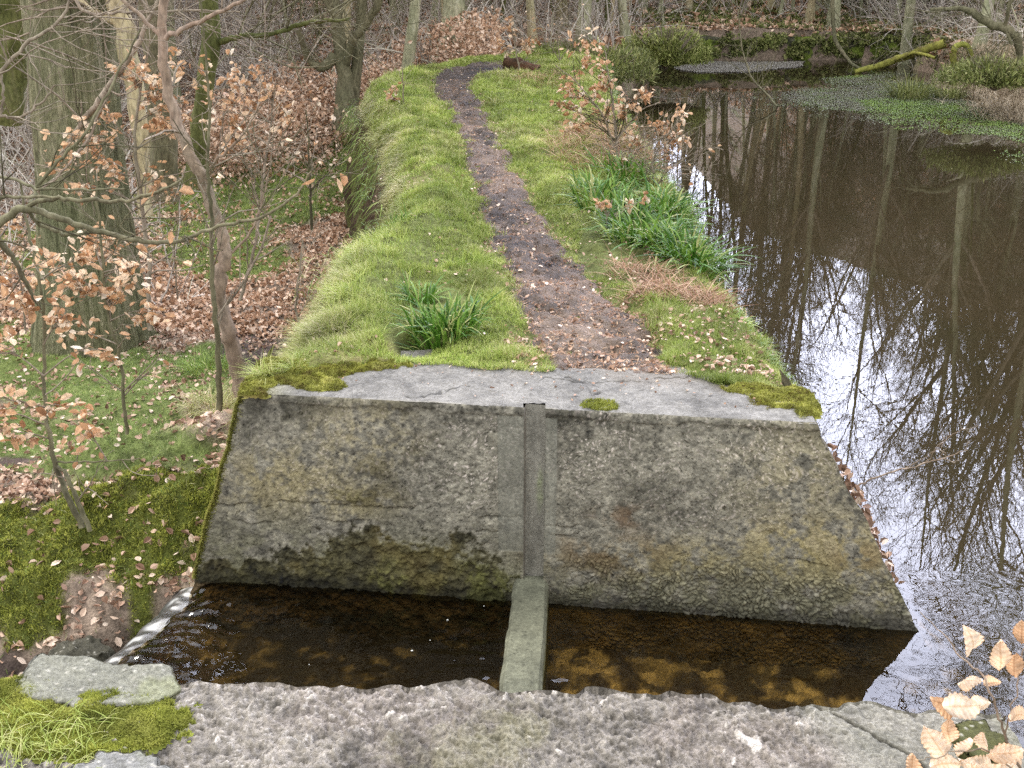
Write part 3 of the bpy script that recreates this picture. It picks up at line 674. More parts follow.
# ------------------------------------------------------------------ stop-board sill across the channel
SB = empty('sill_beam', (.05, 2.9, -.75)); tag(SB, 'narrow greenish concrete sill crossing the water channel below the slot', 'sill')
v = np.linspace(0, 1, 260)[:, None]; pr = np.array([(-.075, -.45), (-.072, -.02), (-.060, 0), (.060, 0), (.072, -.02), (.074, -.45)])
uu = np.linspace(0, 5, 80)[None, :]
q0 = np.interp(uu, range(6), pr[:, 0]); q1 = np.interp(uu, range(6), pr[:, 1])
y = 1.95 + (FY(.08) + .03 - 1.95) * v + 0 * uu
cx = .080 - .072 * (3.75 - y)
x = cx + q0 * (1.10 - .12 * v) + .004 * fbm(y * 9, uu * 1.0 + 0 * v, 181, 3); z = -.745 + q1 + .0035 * fbm(y * 14, x * 14, 182, 4) - .008 * np.exp(-((FY(.08) - y) / .05) ** 2) * 0
n = fbm(y * 16, x * 16, 183, 4)[..., None]; w1, _, cid = worley(x * 60, y * 60, 184)
c = np.array((.165, .165, .115)) * (1 + .35 * n) * (1 + .15 * ((cid > .7)[..., None] - .3))
c = c * (1 - .6 * (ss(.3, .1, w1) * (cid < .08))[..., None])
lw = ss(-.02, -.10, q1)[..., None] * np.ones_like(n); c = c * (1 - lw * .6) + np.array((.16, .15, .04)) * lw * .6
part('beam', stk([x, y, z], -1).reshape(-1, 3), gridF(*x.shape)[:, ::-1], M['concrete'], SB, col=np.clip(c, .01, 1).reshape(-1, 3))

# ------------------------------------------------------------------ near abutment under the viewer
NA = empty('concrete_abutment', (0, 1.6, -1.1)); tag(NA, 'rough broken concrete abutment top with pinkish pebbles at the very front of the channel', 'abutment')
nx_, nv = 860, 330
s = np.linspace(0, 1, nx_)[None, :]; v = np.linspace(0, 1, nv)[:, None]
x = -1.10 + 2.2 * s + 0 * v
def nedge(x):
    e = NY(x) + .028 * fbm(x * 5, x * 0, 201, 4) + .012 * fbm(x * 22, x * 0 + 3, 202, 3)
    e = e + .03 * np.exp(-((x + .12) / .06) ** 2) - .035 * np.exp(-((x + .0) / .05) ** 2) - .03 * ss(-.75, -.9, x)
    return e
ye = nedge(x)
vt = .62
y = np.where(v < vt, 1.2 + (ye - 1.2) * (v / vt) ** .8, ye)
zf = np.where(v < vt, 0, -(v - vt) / (1 - vt) * 1.15)
wx = x + .03 * fbm(x * 14, y * 14 + zf * 9, 93, 3); wy = y + zf + .03 * fbm(x * 14, y * 14 + zf * 9, 94, 3)
w1, w2, cid = worley(wx * 34, wy * 34, 203); w3, w4, c3 = worley(wx * 95, wy * 95, 204)
n1 = fbm(x * 4, y * 4 + zf * 3, 205, 4); n2 = fbm(x * 20, y * 20 + zf * 20, 206, 5, .65); n3 = fbm(x * 70, y * 70 + zf * 70, 210, 3, .6)
rel = .006 * n1 + .006 * n2 + .006 * n3 + .005 * ss(.6, .2, w1) * (cid > .72) + .0045 * ss(.5, .15, w3) * (c3 > .5) - .006 * ss(.25, .7, fbm(x * 30, y * 30 + zf * 30, 215, 3))
rel = rel * (1 - .55 * ss(.62, .75, x))
rnd_ = np.exp(-np.abs(ye - y) / .02) * (v < vt)
z = zf + np.where(v < vt, rel - .012 * np.exp(-np.abs(ye - y) / .008), 0); yv = y + np.where(v >= vt, rel * 1.4 + .02 * fbm(x * 8, zf * 8, 207, 3), 0)
kk = ss(vt, vt + .03, v); yv = y + kk * (yv - y)
base = np.array((.225, .200, .168)) * (1 + .25 * n1 + .38 * n2 + .34 * n3)[..., None]
pk = ss(-.1, .6, fbm(x * 5, y * 7, 216, 3)); base = base * (1 - .35 * pk[..., None]) + np.array((.22, .18, .155)) * (1 + .3 * n2[..., None]) * .35 * pk[..., None]
sz = .15 + .4 * ((c3 * 7.3) % 1); sp = ss(sz, sz * .5, w3) * (c3 > .70) * ss(-.4, .3, n2 + n1); base = base * (1 - sp[..., None] * .7) + np.array((.52, .48, .43)) * sp[..., None] * .7
sz = .1 + .45 * ((cid * 9.1) % 1); sp = ss(sz, sz * .6, w1) * (cid > .90); base = base * (1 - sp[..., None] * .8) + np.array((.55, .50, .44)) * sp[..., None] * .8
sp = ss(.3, .1, w3) * (c3 < .2); base = base * (1 - .6 * sp[..., None])
dkp = ss(.25, .75, fbm(x * 9, y * 9, 217, 4)); base = base * (1 - .5 * dkp[..., None])
mg = ss(.3, .8, fbm(x * 3.2, y * 3.2, 208, 4) + .3 * n2) * .55; base = base * (1 - mg[..., None]) + np.array((.15, .14, .07)) * mg[..., None]
rg_ = ss(.62, .72, x + .05 * n1) * .6; base = base * (1 - rg_[..., None]) + np.array((.20, .195, .155)) * (1 + .3 * n2[..., None] + .2 * n3[..., None]) * rg_[..., None]
ck = np.abs((x - (.72 + (2.0 - y) * .7)) + .03 * fbm(y * 9, x * 0, 209, 3)); ck = ss(.008, .002, ck) * (v < vt); base = base * (1 - .75 * ck[..., None]); z = z - .008 * ck
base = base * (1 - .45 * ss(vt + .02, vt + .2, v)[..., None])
base = base * 1.0
part('rough_top', stk([x, yv, z], -1).reshape(-1, 3), gridF(*x.shape), M['rock'], NA, col=np.clip(base, .01, 1).reshape(-1, 3))
for sgn in (-1, 1):                                  # sloping ends
    zz = np.linspace(0, -1.3, 90)[:, None]; v = np.linspace(0, 1, 70)[None, :]
    xx = sgn * (1.10 + .45 * -zz) + 0 * v; yy_ = NY(sgn * 1.1) - .03 - .9 * v + 0 * zz
    d = .015 * fbm(yy_ * 6, zz * 6 + 0 * v, 211, 4); n = fbm(yy_ * 12, zz * 12 + 0 * v, 212, 3)[..., None]
    c = np.array((.17, .17, .08)) * (1 + .4 * n)
    part('end_wall', stk([xx + sgn * d, yy_, zz + 0 * xx], -1).reshape(-1, 3), gridF(*xx.shape) if sgn < 0 else gridF(*xx.shape)[:, ::-1], M['rock'], NA, col=np.clip(c, .01, 1).reshape(-1, 3))
# triangular wings closing the front face
for sgn in (-1, 1):
    zz = np.linspace(0, -1.3, 90)[:, None]; s = np.linspace(0, 1, 30)[None, :]
    xx = sgn * (1.09 + (.01 + .45 * -zz) * s); yy_ = nedge(np.full(xx.shape, sgn * 1.1)) - .01 + .01 * fbm(xx * 9, zz * 9 + 0 * s, 213, 3)
    c = np.array((.17, .15, .11)) * (1 + .3 * fbm(xx * 12, zz * 12 + 0 * s, 214, 3)[..., None])
    part('wing', stk([xx, yy_, zz + 0 * xx], -1).reshape(-1, 3), gridF(*xx.shape) if sgn > 0 else gridF(*xx.shape)[:, ::-1], M['rock'], NA, col=np.clip(c, .01, 1).reshape(-1, 3))

# ------------------------------------------------------------------ stones
def stone(name, label, cat, outline, z0, h, colr, seed, bulge=.01, mat='rock', grp=None, tilt=(0, 0), sub=60):
    """slab from a plan outline, ragged, with real thickness"""
    o_ = np.asarray(outline, float); n = len(o_); c0 = o_.mean(0)
    th = np.linspace(0, n, 160, endpoint=False); ring = stk([np.interp(th, range(n + 1), np.append(o_[:, k], o_[0, k])) for k in (0, 1)], 1)
    for _ in range(2): ring = (np.roll(ring, 1, 0) + 2 * ring + np.roll(ring, -1, 0)) / 4
    rr = np.concatenate([np.linspace(0, 1, 40), np.ones(26)])[:, None]; zz = np.concatenate([np.zeros(40), -np.linspace(0.02, 1, 26) * h])[:, None]
    x = c0[0] + (ring[:, 0] - c0[0])[None] * rr; y = c0[1] + (ring[:, 1] - c0[1])[None] * rr
    ang = np.arctan2(ring[:, 1] - c0[1], ring[:, 0] - c0[0])[None]
    wob = .012 * fbm(ang * 3 + 0 * rr, zz * 12 + 0 * ang, seed, 3) * ss(.6, 1, rr)
    x = x + np.cos(ang) * wob; y = y + np.sin(ang) * wob
    edge = np.exp(-(1 - rr) / .03)
    z = z0 + zz + bulge * fbm(x * 7, y * 7, seed + 1, 4) - .010 * edge * (zz == 0) + tilt[0] * (x - c0[0]) + tilt[1] * (y - c0[1]) + .003 * fbm(x * 60, y * 60, seed + 2, 2)
    V = stk([x, y, z], -1).reshape(-1, 3); nr, nc = x.shape
    i = np.arange(nr - 1)[:, None] * nc + np.arange(nc)[None]; j = np.arange(nr - 1)[:, None] * nc + ((np.arange(nc) + 1) % nc)[None]
    F = stk([i, i + nc, j + nc, j], -1).reshape(-1, 4)
    n2 = fbm(x * 16, y * 16 + z * 12, seed + 3, 4); n1 = fbm(x * 5, y * 5, seed + 4, 3); w1, w2, cid = worley(x * 60, y * 60, seed + 5)
    c = np.array(colr) * (1 + .2 * n2 + .15 * n1)[..., None]
    sp = ss(.4, .1, w1) * (cid > .8); c = c * (1 - sp[..., None] * .5) + np.array((.5, .47, .4)) * sp[..., None] * .5
    mg = ss(.2, .8, n1 + .4 * n2) * .5; c = c * (1 - mg[..., None]) + np.array((.20, .21, .10)) * mg[..., None]
    V0 = V - np.array((c0[0], c0[1], z0 - h))
    o = obj(name, build_mesh(name, V0, F, M[mat], True, np.clip(c, .01, 1).reshape(-1, 3)), loc=(c0[0], c0[1], z0 - h))
    return tag(o, label, cat, grp)
def pix(pts, z): return [tuple(U(a, b, z)[:2]) for a, b in pts]
stone('coping_stone', 'flat pale grey stone slab lying above the dark gully at the left front', 'stone slab', pix([(8, 690), (38, 652), (110, 659), (172, 664), (182, 688), (150, 700), (80, 706)], .02), .02, .16, (.20, .195, .155), 301, .012)
stone('stone_slab', 'bare grey stone half buried in moss at the bottom left edge', 'stone slab', pix([(70, 768), (100, 752), (135, 750), (175, 766), (180, 800), (60, 800)], .03), .03, .10, (.20, .195, .18), 311, .006)
stone('mossy_stone', 'small olive mossed stone on the right corner of the rough concrete', 'stone', pix([(952, 722), (985, 718), (1005, 740), (1000, 762), (965, 752)], .03), .035, .12, (.07, .07, .022), 321, .012)
for k_, (gx_, gy_, gz_, gr_, lab) in enumerate(((-2.05, 3.45, -1.30, .20, 'dark mossy boulder in the gully just beyond the pale stone slab'), (-2.55, 3.65, -1.22, .24, 'blackish leaf strewn boulder at the left edge of the gully'), (-1.80, 3.75, -1.12, .13, 'small dark stone in the gully close to the spilling water'))):
    th_ = np.linspace(0, 6.283, 9)[:-1]; stone('gully_boulder', lab, 'boulder', [(gx_ + gr_ * (1 + .25 * math.sin(3 * a_ + k_)) * math.cos(a_), gy_ + gr_ * .7 * math.sin(a_)) for a_ in th_], gz_, .5, (.075, .07, .05), 350 + 10 * k_, .05)
# ------------------------------------------------------------------ grass
def scatter(n, x0, x1, y0, y1, pw=1.0):
    y = y0 + (y1 - y0) * rng.random(n) ** pw; x = x0 + (x1 - x0) * rng.random(n); return x, y
def add_blades(name, label, cat, x, y, z, ln, wd, az, lean, mat, droop=.3, seg=2, kind='stuff', bias=None):
    V, F, r = blades(stk([x, y, z], 1), ln, wd, az, lean, droop, seg)
    if bias is not None: r = np.clip(r * .72 + .85 * np.repeat(bias, len(r) // len(x)) - .08, 0, 1)
    o = obj(name, build_mesh(name, V, F, M[mat], True, rnd=r)); return tag(o, label, cat, kind=kind)
N = 520000
y = 3.95 + (19 - 3.95) * rng.random(N) ** 1.9; k = rng.random(N); xl = XL(y); xr = XR(y); x = xl - .02 + (xr - xl + .06) * k
px, py = proj(x, y, 0 * x)
nb = fbm(x * 1.6, y * 1.3, 401, 4); nc_ = fbm(x * 6, y * 5, 402, 3)
keep = pathmask(x, y) < rng.random(N) * .8
keep &= y > np.interp(x, bx, by) + .005 + .06 * nc_
keep &= rng.random(N) < ss(-.75, .2, nb + .8 * nc_ + .35) * .85 + .15
keep &= ~((ell(px, py, 640, 240, 62, 38, .2) > .5))
keep &= ~((ell(px, py, 440, 315, 34, 30, .2) > .6))
keep &= ~(ell(px, py, 396, 345, 10, 12, .2) > .5)
x, y, px, py, nb, nc_ = [a[keep] for a in (x, y, px, py, nb, nc_)]
n = len(x); z = np.where(y < np.interp(x, bx, by) + .04, .0, ZE(x, y) - .004)
sc_ = np.interp(y, [4, 8, 18], [1, 1.2, 1.8])
left = ss(-.35, -.95, x) * ss(7, 6, y)
ln = rng.uniform(.014, .042, n) * sc_ * (1 + 1.0 * left) * (1 + 1.3 * ss(.15, .7, fbm(x * 9, y * 7, 409, 3)))
wd = rng.uniform(.0018, .0032, n) * np.interp(y, [4, 8, 18], [1, 1.7, 3.6])
az = rng.uniform(0, 2 * np.pi, n); comb = rng.random(n) < .55 * left
az = np.where(comb, np.pi + 1.8 * fbm(x * 5, y * 5, 403, 3) + rng.normal(-.4, .6, n), az)
lean = np.where(comb, rng.uniform(.9, 1.5, n), np.abs(rng.normal(.65, .35, n)))
bias = np.clip(.20 + .28 * nb + .25 * left + .25 * nc_ + .1 * ss(.6, 1.2, x), 0, .65)
add_blades('grass', 'short pale green grass covering both sides of the footpath', 'grass', x, y, z, ln, wd, az, lean, 'grass', .25, 2, bias=bias)
# long pale grass draping over the left lip
N = 14000
y = 3.98 + (13.5 - 3.98) * rng.random(N) ** 1.6; x = XL(y) + rng.normal(.05, .06, N); z = ZE(x, y) - .01
kp = x > XL(y) - .05; x, y, z = x[kp], y[kp], z[kp]; n = len(x)
add_blades('draping_grass', 'long straw coloured grass hanging over the left edge of the bank', 'grass', x, y, z, rng.uniform(.04, .13, n) * (1 + .6 * fbm(x * 6, y * 6, 404, 3)), rng.uniform(.002, .0035, n) * np.interp(y, [4, 12], [1, 2]), np.pi + 1.6 * fbm(x * 7, y * 7, 405, 3) + rng.normal(0, .7, n), rng.uniform(.8, 1.6, n), 'grass_dry', rng.uniform(.3, 1.0, n), 4, bias=np.clip(.2 + .5 * fbm(x * 2, y * 2, 406, 3), 0, .5))
N = 1300; y = 5.8 + 8 * rng.random(N); x = XL(y) - .05 - .16 * rng.random(N); z = -.12 - .9 * rng.random(N) ** 1.3
kp = fbm(y * 3, z * 3, 407, 3) > -.2; x, y, z = x[kp], y[kp], z[kp]; n = len(x)
add_blades('hanging_roots', 'brown roots and dead grass hanging down the mossy left side of the bank', 'roots', x, y, z, rng.uniform(.08, .28, n), rng.uniform(.004, .009, n), np.pi + rng.normal(0, .8, n), rng.uniform(.6, 1.4, n), 'grass_deep', rng.uniform(.9, 1.6, n), 4, bias=np.clip(.15 + .6 * fbm(y * 2, z * 2, 408, 3), 0, .7))
# grass, moss on the left slope
def on_floor(n, x0, x1, y0, y1, pw=1.0):
    x, y = scatter(n, x0, x1, y0, y1, pw); z = G(x, y)
    ok = (x < XL(y) - .28) | (y < 3.8); ok &= ~((x > -1.40) & (y < 3.95)); px, py = proj(x, y, z); ok &= (px > -420) & (px < 1090) & (py > -40) & (py < 820)
    return x[ok], y[ok], z[ok]
x, y, z = on_floor(420000, -7.5, -1.0, 3.0, 8.5, 1.3)
g = np.clip(gmask(x, y, z) + .5 * mossmask(x, y, z), 0, 1) * (1 - mudmask(x, y, z)); kp = rng.random(len(x)) < g * .8 + .03
x, y, z = x[kp], y[kp], z[kp]; n = len(x)
add_blades('slope_grass', 'green grass growing on the mossy slope left of the concrete', 'grass', x, y, z - .01, rng.uniform(.025, .06, n), rng.uniform(.0018, .0035, n), rng.uniform(0, 6.3, n), np.abs(rng.normal(.7, .35, n)), 'grass_deep', .3, 2)
x, y, z = on_floor(320000, -10, -.9, 8.5, 19, 1.2)
g = gmask(x, y, z); kp = rng.random(len(x)) < g * .7; x, y, z = x[kp], y[kp], z[kp]; n = len(x)
add_blades('valley_grass', 'patchy green grass on the low ground beyond the saplings', 'grass', x, y, z - .01, rng.uniform(.04, .10, n), rng.uniform(.004, .010, n), rng.uniform(0, 6.3, n), np.abs(rng.normal(.8, .35, n)), 'grass', .3, 2, bias=np.full(n, .1))
x, y, z = on_floor(520000, -6.5, -1.0, 2.9, 4.9)
kp = rng.random(len(x)) < mossmask(x, y, z) * .9; x, y, z = x[kp], y[kp], z[kp]; n = len(x)
add_blades('slope_moss', 'thick olive moss cushions on the slope above the dark gully', 'moss', x, y, z - .006 + .02 * np.abs(fbm(x * 9, y * 9, 411, 2)), rng.uniform(.010, .026, n), rng.uniform(.003, .006, n), rng.uniform(0, 6.3, n), rng.uniform(.2, 1.3, n), 'moss_deep', .2, 2)

# moss cushions on the concrete
def moss_patch(label, mask, x0, x1, y0, y1, zf, n, h, seed, mat='moss'):
    gxn = int((x1 - x0) / .006); gyn = int((y1 - y0) / .006)
    X, Y = np.meshgrid(np.linspace(x0, x1, gxn), np.linspace(y0, y1, gyn)); m = mask(X, Y)
    Z = zf(X, Y) - .006 + h * m ** 1.5 * (.55 + .45 * fbm(X * 26, Y * 26, seed, 3)) + .004 * fbm(X * 80, Y * 80, seed + 1, 2) * m
    F = gridF(*X.shape); ok = (m.reshape(-1)[F] > .12).any(1); F = F[ok]
    e = empty('moss', (float((x0 + x1) / 2), float((y0 + y1) / 2), 0)); tag(e, label, 'moss', kind='stuff')
    rr = np.clip(.35 + .4 * fbm(X * 18, Y * 18, seed + 2, 3), 0, 1)
    part('moss_cushion', stk([X, Y, Z], -1).reshape(-1, 3), F, M[mat], e, rnd=rr.reshape(-1))
    x, y = scatter(n, x0, x1, y0, y1); mm = mask(x, y); kp = rng.random(n) < ss(.2, .7, mm); x, y, mm = x[kp], y[kp], mm[kp]; k = len(x)
    z = zf(x, y) - .006 + h * mm ** 1.5 * (.55 + .45 * fbm(x * 26, y * 26, seed, 3))
    V, F, r = blades(stk([x, y, z], 1), rng.uniform(.006, .018, k), rng.uniform(.0016, .003, k), rng.uniform(0, 6.3, k), rng.uniform(.1, 1.2, k))
    r = np.clip(r * .5 + np.repeat(.30 + .45 * fbm(x * 22, y * 22, seed + 3, 4), 5), 0, 1)
    part('moss_fronds', V, F, M[mat], e, rnd=r)
def pm(fn, z=0):
    def f(x, y):
        px, py = proj(x, y, z + 0 * x); return fn(px, py, fbm(x * 10, y * 10, 421, 3) + .9 * fbm(x * 38, y * 38, 422, 4, .6))
    return f
moss_patch('bright yellow green moss on the left corner of the far concrete top', pm(lambda px, py, n: ss(.35, .75, np.maximum.reduce([ell(px, py, 300, 373, 52, 14, .6), ell(px, py, 318, 384, 28, 8, .6), ell(px, py, 258, 385, 22, 14, .6), ell(px, py, 355, 364, 55, 7, .6) * .9]) + .25 * n)), -1.06, -.2, 3.82, 4.45, lambda x, y: 0 * x, 120000, .022, 430)
moss_patch('yellow green moss strip on the right corner of the far concrete top', pm(lambda px, py, n: ss(.35, .75, np.maximum.reduce([ell(px, py, 785, 398, 34, 12, .6), ell(px, py, 808, 408, 14, 10, .6), ell(px, py, 750, 388, 30, 7, .6) * .9]) + .2 * n) * (px < 822)), .55, 1.16, 3.6, 4.2, lambda x, y: 0 * x - .005, 60000, .024, 440)
moss_patch('small brown green moss tuft at the chipped edge right of the slot', pm(lambda px, py, n: ss(.35, .75, ell(px, py, 600, 405, 20, 6, .6) + .2 * n)), .1, .45, 3.62, 3.85, lambda x, y: 0 * x, 9000, .014, 460, 'moss_deep')
moss_patch('bright green moss with dead stalks around the slabs at the bottom left', pm(lambda px, py, n: ss(.35, .75, np.maximum.reduce([ell(px, py, 80, 725, 115, 36, .5), ell(px, py, 20, 700, 60, 22, .5)]) + .25 * n)), -1.35, -.68, 1.7, 2.12, lambda x, y: 0 * x + .004, 110000, .016, 450, 'moss_deep')
# moss down the left arris of the face
N = 26000; zz = -rng.random(N) * .86; xx = fl(zz) + np.abs(rng.normal(0, .012, N)) - .012; yy_ = FY(xx) - .004 + rng.random(N) * .03
V, F, r = blades(stk([xx, yy_, zz], 1), rng.uniform(.006, .016, N), rng.uniform(.002, .004, N), rng.uniform(2.2, 5.2, N), rng.uniform(.5, 1.5, N))
o = obj('arris_moss', build_mesh('arris_moss', V, F, M['moss'], True, rnd=r)); tag(o, 'narrow line of yellow moss down the left sloping edge of the concrete face', 'moss', kind='stuff')
# pale grass wisps over the near left moss
x, y = scatter(420, -1.2, -.88, 1.75, 1.97); 
add_blades('wispy_grass', 'pale wispy grass growing through the moss at the bottom left', 'grass', x, y, 0 * x + .012, rng.uniform(.02, .08, 420), .0016, rng.uniform(0, 6.3, 420), rng.uniform(.6, 1.4, 420), 'grass', .3, 3, bias=np.full(420, .3))

# woodrush clumps: broad glossy strap leaves
def clump(label, cx, cy, z, rx, ry, n, ln, wd, mat='rush', name='woodrush_clump', cat='grass clump', grp=None, lean=(.3, 1.25)):
    a = rng.uniform(0, 2 * np.pi, n); r = np.sqrt(rng.random(n)); x = cx + rx * r * np.cos(a); y = cy + ry * r * np.sin(a)
    zz = ZE(x, y) if z is None else z + 0 * x
    V, F, rr = blades(stk([x - cx, y - cy, zz], 1), rng.uniform(ln[0], ln[1], n), rng.uniform(wd * .7, wd * 1.2, n), a + rng.normal(0, .8, n), rng.uniform(lean[0], lean[1], n), rng.uniform(.2, .7, n), 5)
    zb = float(zz.mean()); V[:, 2] -= zb
    o = obj(name, build_mesh(name, V, F, M[mat], True, rnd=rr), loc=(cx, cy, zb)); return tag(o, label, cat, grp)
p = U(445, 335, 0); clump('lush green strap leaved clump in the grass left of the path, behind the concrete', p[0], p[1] + .02, None, .15, .17, 380, (.12, .28), .010, lean=(.1, .9))
p = U(420, 300, 0); clump('small pointed green tuft beside the hollow in the left grass', p[0], p[1], None, .07, .08, 90, (.10, .26), .009)
p = U(370, 222, 0); clump('dark low green tuft on the step in the left bank edge', p[0] + .1, p[1], None, .16, .10, 110, (.07, .15), .010)
gr = 'woodrush clumps at the waterside'
for (a, b, rx, ry, n_, lab) in ((640, 235, .22, .5, 420, 'broad woodrush clump in the middle of the waterside bed, nearest the path'), (685, 255, .20, .35, 380, 'glossy woodrush clump overhanging the water at the near end of the bed'), (600, 205, .18, .45, 260, 'woodrush clump at the path edge below the fallen bracken'), (665, 210, .18, .5, 300, 'woodrush clump at the far end of the waterside bed'), (620, 180, .18, .5, 220, 'sparse woodrush clump under the leafy beech sapling')):
    p = U(a, b, -.05); clump(lab, min(p[0], 1.16), p[1], None, rx, ry, n_, (.14, .34), .014, grp=gr)
p = U(212, 360, -.8); clump('pale green grassy tussock beside the muddy trench', p[0], p[1], float(G(p[0], p[1])), .18, .16, 500, (.12, .28), .004, 'grass_dry', 'grass_tussock')
p = U(205, 330, -.9); clump('loose green tussock behind the muddy trench', p[0], p[1], float(G(p[0], p[1])), .2, .16, 350, (.10, .24), .005, 'grass_deep', 'grass_tussock')
p = U(910, 98, WZ); clump('dark rush tuft rising from the pond weed', p[0], p[1], WZ, .35, .35, 260, (.35, .75), .012, 'bush', 'rush_tuft', lean=(.1, 1.0))
p = U(950, 98, WZ); clump('small green rush tuft at the edge of the dead reeds', p[0], p[1], WZ, .25, .25, 160, (.25, .5), .012, 'bush', 'rush_tuft', lean=(.1, 1.0))

# bracken: brown collapsed fronds
def bracken(label, cx, cy, rx, ry, n, h=.06, ln=(.08, .22)):
    a = rng.uniform(0, 6.3, n); r = np.sqrt(rng.random(n)); x = cx + rx * r * np.cos(a); y = cy + ry * r * np.sin(a)
    z = ZE(np.minimum(x, XR(y)), y) + rng.uniform(0, h, n) * (1 - r * r)
    V, F, rr = blades(stk([x, y, z], 1), rng.uniform(ln[0], ln[1], n), rng.uniform(.002, .006, n), rng.uniform(0, 6.3, n), rng.uniform(1.1, 1.6, n), rng.uniform(-.1, .4, n), 3)
    o = obj('dead_bracken', build_mesh('dead_bracken', V - np.array((cx, cy, 0)), F, M['bracken'], True, rnd=rr), loc=(cx, cy, 0)); tag(o, label, 'dead fern')
p = U(605, 148, 0); bracken('heap of orange brown dead bracken beside the path under the beech sapling', p[0], p[1], .50, 1.1, 1500, .16, (.15, .4))
p = U(545, 78, 0); bracken('brown bracken litter trailing from the cut log end', p[0], p[1] - .3, .5, .9, 500, .08, (.1, .3))
p = U(690, 290, 0); bracken('strip of brown dead bracken at the near end of the woodrush bed', p[0] - .05, p[1], .28, .22, 700, .06)
p = U(640, 268, 0); bracken('thin brown bracken litter between path and woodrush', p[0], p[1], .2, .14, 260, .03)

# ------------------------------------------------------------------ dead leaves
def litter(name, label, x, y, z, size, simple, mat='leaf', tilt=.35):
    V, F, r = leaves(stk([x, y, z], 1), size, tilt, simple); o = obj(name, build_mesh(name, V, F, M[mat], False, rnd=r)); return tag(o, label, 'dead leaves', kind='stuff')
x, y, z = on_floor(170000, -7.5, -1.0, 2.6, 8.5, 1.2)
g = gmask(x, y, z); m = mossmask(x, y, z); n1 = fbm(x * 2.5, y * 2.5, 461, 3)
kp = rng.random(len(x)) < np.clip((1 - .85 * g) * (1 - .88 * m) * ss(-.9, .3, n1) * (1 - .75 * mudmask(x, y, z) * (y > 4)), .02, 1) * .7
x, y, z = x[kp], y[kp], z[kp]
litter('leaf_litter', 'brown dead beech leaves strewn over the slope and gully at left', x, y, z + .004, rng.uniform(.022, .050, len(x)), False, tilt=.5)
x, y, z = on_floor(240000, -12, -.9, 8.5, 24, 1.1)
g = gmask(x, y, z); kp = rng.random(len(x)) < (1 - .88 * g) * .7; x, y, z = x[kp], y[kp], z[kp]
litter('leaf_litter', 'russet dead leaves carpeting the low ground beyond the saplings', x, y, z + .01, rng.uniform(.04, .075, len(x)), True, 'leaf_far', .5)
x, y = scatter(60000, -20, 26, 22, 48, 1.2); z = G(x, y); kp = (z > WZ + .05); x, y, z = x[kp], y[kp], z[kp]
litter('leaf_litter', 'reddish dead leaves on the wood floor beyond the pond', x, y, z + .01, rng.uniform(.10, .22, len(x)), True, 'leaf_far')
x, y = scatter(20000, -1.1, 1.2, 4.1, 16, 1.8); pmk = pathmask(x, y); nl = fbm(x * 3, y * 3, 462, 3)
kp = rng.random(20000) < pmk * .45 + .10 * ss(0, .6, nl) + .75 * ss(.40, .8, x) * ss(7, 5, y) * ss(-.4, .4, nl); x, y = x[kp], y[kp]
litter('path_leaves', 'small brown leaf scraps trodden into the footpath', x, y, ZE(x, y) + .012, rng.uniform(.010, .032, len(x)), False)
x, y = scatter(40000, -.9, .7, 4.0, 15, 1.6); kp = pathmask(x, y) > .3; x, y = x[kp], y[kp]
V, F, r = blades(stk([x, y, ZE(x, y) + .012], 1), rng.uniform(.008, .03, len(x)), rng.uniform(.002, .006, len(x)), rng.uniform(0, 6.3, len(x)), rng.uniform(1.3, 1.6, len(x)), .0, 2)
o = obj('path_debris', build_mesh('path_debris', V, F, M['bracken'], True, rnd=r)); tag(o, 'tiny bits of twig and bark on the footpath mud', 'debris', kind='stuff')
x, y = scatter(260, -.8, 1.0, 3.66, 4.2); kp = (y > FY(x) + .03) & (y < np.interp(x, bx, by)) & (rng.random(260) < ss(.0, .35, y - FY(x)) + .15); x, y = x[kp], y[kp]
litter('slab_scraps', 'small leaf scraps and grit lying on the pale concrete top', x, y, 0 * x + .006, rng.uniform(.005, .018, len(x)), False)
# leaves caught by the right arris
p = U(850, 470, -.35); x = rng.uniform(p[0] - .03, p[0] + .10, 130); y = rng.uniform(p[1], p[1] + .25, 130)
k_ = rng.random(130); litter('caught_leaves', 'brown leaves caught against the right sloping edge of the concrete', fr_(-.2 - .5 * k_) + .01 + .02 * rng.random(130), FY(1.3) + .04 + rng.uniform(0, .3, 130), -.2 - .5 * k_, .035, False, 'leaf', .8)

# ------------------------------------------------------------------ pond weed, reeds
weed = pix([(762, 108), (775, 92), (820, 82), (860, 74), (905, 78), (945, 88), (1024, 108), (1150, 150), (1150, 185), (1024, 160), (960, 140), (900, 126), (840, 118), (790, 116)], WZ)
x, y = scatter(330000, 3.6, 10.5, 11, 25); sd = polysd(x, y, weed); n1 = fbm(x * .9, y * .9, 471, 4)
kp = rng.random(len(x)) < ss(-.4, .8, sd + n1 * .9) * .5; x, y = x[kp], y[kp]; n = len(x)
gcol = np.clip(.15 + .5 * ss(-.2, .5, fbm(x * .6, y * .6, 472, 3) + .5 * ss(17, 13, y)), 0, .7)
V, F, r = leaves(stk([x, y, 0 * x + WZ + .004], 1), rng.uniform(.015, .035, n), .06, True, width=1.6)
M['weed'] = m_rnd('pond_weed_mat', [(0, (.19, .18, .14)), (.45, (.22, .23, .14)), (.7, (.18, .26, .08)), (1, (.24, .34, .08))], .6)
r = np.clip(r * .55 + np.repeat(gcol + .25 * fbm(x * 3, y * 3, 479, 3), 4) - .1, 0, 1)
o = obj('pond_weed', build_mesh('pond_weed', V, F, M['weed'], False, rnd=r)); tag(o, 'floating grey green weed and bright algae on the far right pond', 'pond weed', kind='stuff')
weed2 = pix([(668, 68), (700, 62), (800, 62), (812, 68), (700, 73)], WZ)
